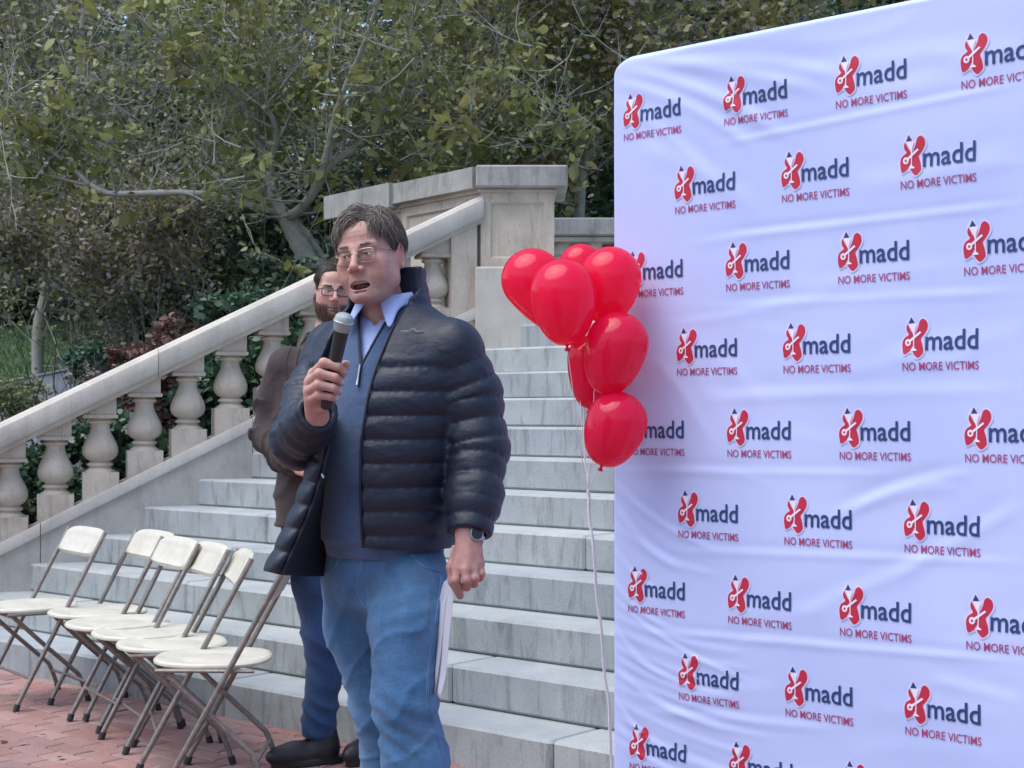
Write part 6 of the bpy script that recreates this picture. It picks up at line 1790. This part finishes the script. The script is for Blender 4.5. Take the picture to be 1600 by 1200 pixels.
# ================================================================ THE MAN BEHIND
MT['coat'] = cloth_mat('brown_coat', (.042, .030, .030), .3, .85, .06, 700, .5, 10)
MT['trousers'] = cloth_mat('dark_blue_trousers', (.014, .048, .135), .25, .85, .12, 900, .5, 9, fade=(.02, .075, .19))
MT['tee'] = cloth_mat('dark_shirt', (.03, .03, .035), .2, .8, .1)
def second_man():
    Y0 = 5.68; yaw = R(14); FW = np.array([math.sin(yaw), -math.cos(yaw), 0]); LT = np.array([math.cos(yaw), math.sin(yaw), 0])
    O_ = P(508, 822, Y0); L2 = lambda x, y, z: O_ + LT * x + FW * y + ZZ * z
    root_loc = np.array([O_[0], O_[1], 0.0]); oo = root_loc
    M = frame_of(R(10), R(-3), R(-2)) * .92; M[0] *= .95; Mi = np.linalg.inv(M); hc = P(522, 457, Y0)
    O = dict(jaw=.0, open=.0015, slit=.0032, beard=.42, beardcol=(.16, .09, .065), wr=.0001)
    sec = [(.0, .195, .135, .125, 0, 0), (.10, .19, .135, .125, 0, 0), (.25, .185, .135, .12, 0, 0), (.42, .20, .135, .125, 0, 0), (.54, .205, .12, .12, 0, 0), (.61, .18, .10, .11, 0, 0), (.66, .12, .08, .09, 0, 0), (.70, .075, .07, .075, 0, 0), (.74, .066, .064, .066, 0, 0)]
    AR_ = [P(449, 573, Y0 - .02), P(432, 625, Y0 + .02), P(424, 676, Y0 + .0), P(446, 712, Y0 - .17), P(462, 724, Y0 - .23)]
    rr = [.082, .075, .070, .056, .048]
    AL_ = [q * 1.0 for q in AR_]
    AL_ = [O_ + (LT * -((q - O_) @ LT) + FW * ((q - O_) @ FW) + ZZ * ((q - O_)[2])) for q in AR_]
    hf = lambda p: smin(head_sdf((p - hc) @ Mi, O) * .93, rcone(p, hc + V3(-.0, .02, -.05), L2(0, 0, .68), .053, .06), .022)
    Vh, Qh = surface(hf, hc - V3(.12, .13, .20), hc + V3(.12, .13, .14), .0028)
    base = (.56, .36, .30); ch = skin_cols((Vh - hc) @ Mi, O, base)
    hand = [P(466, 727, Y0 - .25), P(480, 733, Y0 - .28), P(493, 737, Y0 - .29)]
    def bf(p):
        d, _, _, _ = loft_sdf(p, O_, LT, FW, [(a, b - .03, c - .03, e - .03, f, g) for a, b, c, e, f, g in sec])
        for A_ in (AR_, AL_): d = smin(d, chain(p, A_, [q - .025 for q in rr], .01), .02)
        for lg in (LG1, LG2): d = smin(d, chain(p, [q for q, r in lg], [r - .02 for q, r in lg], .01), .02)
        return d
    LG1 = [(P(486, 835, Y0), .098), (P(497, 910, Y0), .096), (P(507, 990, Y0 - .02), .080), (P(506, 1060, Y0 - .01), .064), (P(497, 1140, Y0), .066)]
    LG2 = [(P(540, 835, Y0 + .05), .095), (P(555, 910, Y0 + .06), .090), (P(568, 1000, Y0 + .07), .076), (P(580, 1070, Y0 + .08), .062), (P(588, 1136, Y0 + .1), .062)]
    allp = np.array([q for q, r in LG1 + LG2] + AR_ + AL_)
    Vb, Qb = surface(bf, allp.min(0) - .1, V3(*(allp.max(0)[:2] + .1), O_[2] + .72), .014)
    def handf(p):
        d = None
        for k in range(4):
            z = .018 - k * .0135; off = ZZ * z
            e = chain(p, [AR_[4] + off * .6, hand[0] + off - FW * -.006, hand[1] + off + FW * .006, hand[2] + off], [.016, .0125, .0105, .0085], .004); d = e if d is None else smin(d, e, .004)
        return smin(d, rcone(p, AR_[3], AR_[4], .028, .026), .012)
    V1, Q1 = surface(handf, hand[0] - .12, hand[0] + .12, .0028)
    cols = np.concatenate([ch, np.tile(np.array((.50, .28, .22)), (len(V1), 1)), np.tile(np.array(base), (len(Vb), 1))])
    body = mesh_obj('person', np.concatenate([Vh, V1, Vb]) - oo, np.concatenate([Qh, Q1 + len(Vh), Qb + len(Vh) + len(V1)]), MT['skin'], None, smooth=True, loc=root_loc, cols=cols)
    tag(body, 'bearded man in brown coat with dark glasses standing behind with hands clasped', 'person')
    hp = lambda x, y, z: V3(x, y, z) @ M + hc
    def add(mb, name, mat, par=body):
        mb.v = [tuple(np.array(v) - oo) for v in mb.v]; o = mb.build(name, mat, par); fix_normals(o); smooth_by_angle(o, 45); return o
    for sx in (1, -1):
        mb = MB(); Ve, Fe = ellipsoid_mesh((sx * .031, .0742, .003), (.0128, .0118, .0120), 14, 9); mb.add([hp(*v) for v in Ve], Fe); e = add(mb, 'eye', MT['eye'])
        mb = MB(); Ve, Fe = ellipsoid_mesh((sx * .031, .0790, .0028), (.0062, .0077, .0062), 12, 8); mb.add([hp(*v) for v in Ve], Fe); add(mb, 'iris', MT['iris'], e)
    gl = MB()
    for sx in (1, -1):
        loop = []
        for q in np.linspace(0, 2 * math.pi, 29)[:-1]:
            cx, cz = math.cos(q), math.sin(q); x = .0335 + .0255 * math.copysign(abs(cx) ** .6, cx); z = -.001 + .0165 * math.copysign(abs(cz) ** .6, cz)
            loop.append(hp(sx * x, .0995 - .30 * max(0, x - .012) ** 1.3, z))
        gl.tube(loop + loop[:2], .0020, 6, caps=False)
        gl.tube([hp(sx * .058, .092, .010), hp(sx * .070, .075, .010), hp(sx * .0785, .02, .010), hp(sx * .081, -.004, .008)], .0022, 6)
    gl.tube([hp(-.010, .100, .004), hp(0, .103, .006), hp(.010, .100, .004)], .002, 6); add(gl, 'spectacles', MT['darkframe'])
    C0 = V3(0, -.014, .040); RR = V3(.0800, .1020, .0890); rng = np.random.default_rng(15)
    def hl(p):
        x, y, z = p[:, 0], p[:, 1], p[:, 2]
        l = np.where(y > .03, .020 + (y - .03) * 2.2, np.where(y > .0, -.02, np.where(y > -.024, .030, -.055))); return np.minimum(l, .080) - z
    capf = lambda p: np.maximum(ell((p - hc) @ Mi, C0, RR + .005) * .93, hl((p - hc) @ Mi) * .9)
    V_, Q_ = surface(capf, hc - V3(.12, .13, .08), hc + V3(.12, .13, .16), .004); hair = mesh_obj('hair', V_ - oo, Q_, MT['cap2'], body, smooth=True)
    roots = scatter_scalp(3800, lambda p: hl(p) < -.001, C0, RR, rng)
    strands('hair_strands', roots, lambda p: np.stack([.7 + 0 * p[:, 0], -.5 - 0 * p[:, 0], -.9 * np.clip(np.abs(p[:, 0]) / .07, 0, 1) ** 1.5], 1), .038, .015, M, hc, MT['hair2'], hair, oo, 16, r0=.0011, segs=5, scalp=(C0, RR))
    # beard: short strands standing off the jaw
    Hl = (Vh - hc) @ Mi; x, y, z = Hl[:, 0], Hl[:, 1], Hl[:, 2]; s = np.abs(x)
    m = (z < -.048 + .25 * np.clip(.06 - y, 0, .1) * 1.0) & (y > -.002) & (z > -.130) & ~((s < .026) & (z > -.078) & (z < -.060)) & (y < .2)
    m |= (s < .032) & (z < -.050) & (z > -.060) & (y > .07)
    m |= (s > .055) & (y > .002) & (y < .014) & (z < .0) & (z > -.045)
    cand = Hl[m]; pick = cand[rng.integers(0, len(cand), 1500)]
    dr = pick / np.linalg.norm(pick, axis=1)[:, None] * .5 + V3(0, .1, -.9)
    small_strands('beard', pick - dr * .001, dr, .0075, M, hc, MT['hair3'], body, oo, 17, r0=.0006, curl=(0, 0, -4))
    rb = []; db = []
    for sx in (1, -1):
        t = rng.uniform(0, 1, 150); rb.append(np.stack([sx * (.012 + .035 * t), .0955 - .0165 * t ** 1.6, .021 + .003 * np.sin(t * 2.6) + rng.normal(0, .0016, 150)], 1)); db.append(np.tile(V3(sx, .1, .1), (150, 1)))
    for a_, b_ in zip(rb, db): tag(small_strands('eyebrow', a_, b_, .008, M, hc, MT['hair2'], body, oo, 18, r0=.0007), kind='stuff')
    # coat
    def coat(p):
        d, x, y, z = loft_sdf(p, O_, LT, FW, sec)
        w1 = wob(p, 8, 2.0)
        d = d - .008 * (np.exp(-(np.sin(15 * z + 20 * np.abs(x) + 2.5 * w1) / .3) ** 2)) - .003 * np.sin(26 * z + 12 * x + 3 * w1) - .004 * wob(p, 26, 4.0)
        for A_ in (AR_, AL_):
            a, arc = arm_d(p, A_, rr, .2, 0.0); a = a - .016 * np.exp(-(np.sin(30 * arc + 2.6 * wob(p, 9, 1.0) + 9 * p[:, 2]) / .28) ** 2) * np.clip((arc - .06) / .06, 0, 1) + .003 - .003 * wob(p, 30, 6.0); d = smin(d, a, .03)
            u = (A_[4] - A_[3]); u /= np.linalg.norm(u); d = np.maximum(d, np.where(np.linalg.norm(p - A_[4], axis=1) < .09, (p - A_[4]) @ u, -1))
        d = np.maximum(d, -z)
        # turned collar
        cy = y; r = np.sqrt(x ** 2 + (y + .01) ** 2); c = np.maximum(np.abs(r - .082 + .3 * (z - .70)) - .007, np.maximum(.60 - z, z - .735)); d = smin(d, c, .012)
        inner = loft_sdf(p, O_, LT, FW, [(a, b - .02, c_ - .02, e - .02, f, g) for a, b, c_, e, f, g in sec])[0]
        v = np.abs(x) - np.clip((z - .30) * .24, -1, .07); cut = np.maximum(np.maximum(v, .30 - z), -(y - .02)); d = smax(d, -cut, .004)
        return d + .008 * np.exp(-(x / .004) ** 2) * (y > 0) * (z < .32)
    Vc, Qc = surface(coat, O_ - V3(.34, .38, .02), O_ + V3(.34, .28, .78), .0065); mesh_obj('coat', Vc - oo, Qc, MT['coat'], body, smooth=True)
    def onto(px, py):
        ys = np.arange(5.25, 6.0, .003); pts = np.stack([(px - 800) / F * ys, ys, CAM_H + (650 - py) / F * ys], 1); d = coat(pts); i = np.argmax(d < 0)
        return pts[i] if (d < 0).any() else None
    for nm, ln_, r_ in (('armhole_seam', [(455, 541), (447, 565), (449, 600), (452, 640), (449, 665)], .0035), ('lapel_edge', [(483, 522), (468, 545), (462, 575), (468, 610), (476, 650)], .006), ('collar_edge', [(487, 520), (472, 524), (458, 534)], .006)):
        q = bezier_pts([V3(a_, b_, 0) for a_, b_ in ln_], 7); pp = [v for v in (onto(v[0], v[1]) for v in q) if v is not None]
        mb = MB(); mb.tube(pp, r_, 6); add(mb, nm, MT['coat'])
    def tee(p):
        d = loft_sdf(p, O_, LT, FW, [(a, b - .018, c_ - .018, e - .018, f, g) for a, b, c_, e, f, g in sec])[0]; return np.maximum(np.maximum(d, (p - O_)[:, 2] - .69), .25 - (p - O_)[:, 2])
    Vc, Qc = surface(tee, O_ + V3(-.25, -.22, .24), O_ + V3(.25, .22, .71), .01); mesh_obj('shirt', Vc - oo, Qc, MT['tee'], body, smooth=True)
    def trous(p):
        d = loft_sdf(p, O_, LT, FW, [(-.14, .16, .12, .13, 0, 0), (0, .17, .125, .125, 0, 0), (.1, .165, .12, .12, 0, 0)])[0]
        l = smin(chain(p, [q for q, r in LG1], [r for q, r in LG1], .03), chain(p, [q for q, r in LG2], [r for q, r in LG2], .03), .008); d = smin(d, l, .02)
        z = p[:, 2] - O_[2]; x = (p - O_) @ LT; w1 = wob(p, 8, 1.0); kn = np.exp(-((z + .42) / .10) ** 2) + 1.1 * np.exp(-((z + .72) / .07) ** 2)
        d = d - .009 * (1 - np.abs(np.sin(38 * z + 18 * x + 2.4 * w1)) ** .7) * (kn + .25) - .004 * wob(p, 26, 3.0)
        return np.maximum(d, np.maximum(z - .05, .105 - p[:, 2]))
    Vt, Qt = surface(trous, allp.min(0) - .14, V3(*(allp.max(0)[:2] + .14), O_[2] + .08), .0065); mesh_obj('trousers', Vt - oo, Qt, MT['trousers'], body, smooth=True)
    for lg, hd in ((LG1, R(-62)), (LG2, R(-30))):
        a = lg[-1][0]; f = np.array([math.sin(hd), -math.cos(hd), 0]); l = np.array([math.cos(hd), math.sin(hd), 0]); h = V3(a[0], a[1], 0) - f * .01
        def shoef(p):
            q = np.stack([(p - h) @ l, (p - h) @ f, p[:, 2]], 1)
            d = ell(q, (0, .085, .045), (.048, .135, .052)); d = smin(d, ell(q, (0, -.015, .06), (.044, .062, .065)), .03); d = smin(d, rcone(q, (0, -.01, .07), (0, -.012, .17), .05, .052), .035)
            d = d - .002 * wob(p, 60, 2.0)
            so = np.maximum(ell(q * V3(1, 1, 0), (0, .045, 0), (.050, .155, .05)), np.abs(q[:, 2] - .012) - .012)
            return np.maximum(smin(d, so, .003), -p[:, 2])
        Vq, Qq = surface(shoef, h - V3(.25, .25, .01), h + V3(.25, .25, .22), .0055); mesh_obj('boot', Vq - oo, Qq, MT['shoe'], body, smooth=True)
second_man()
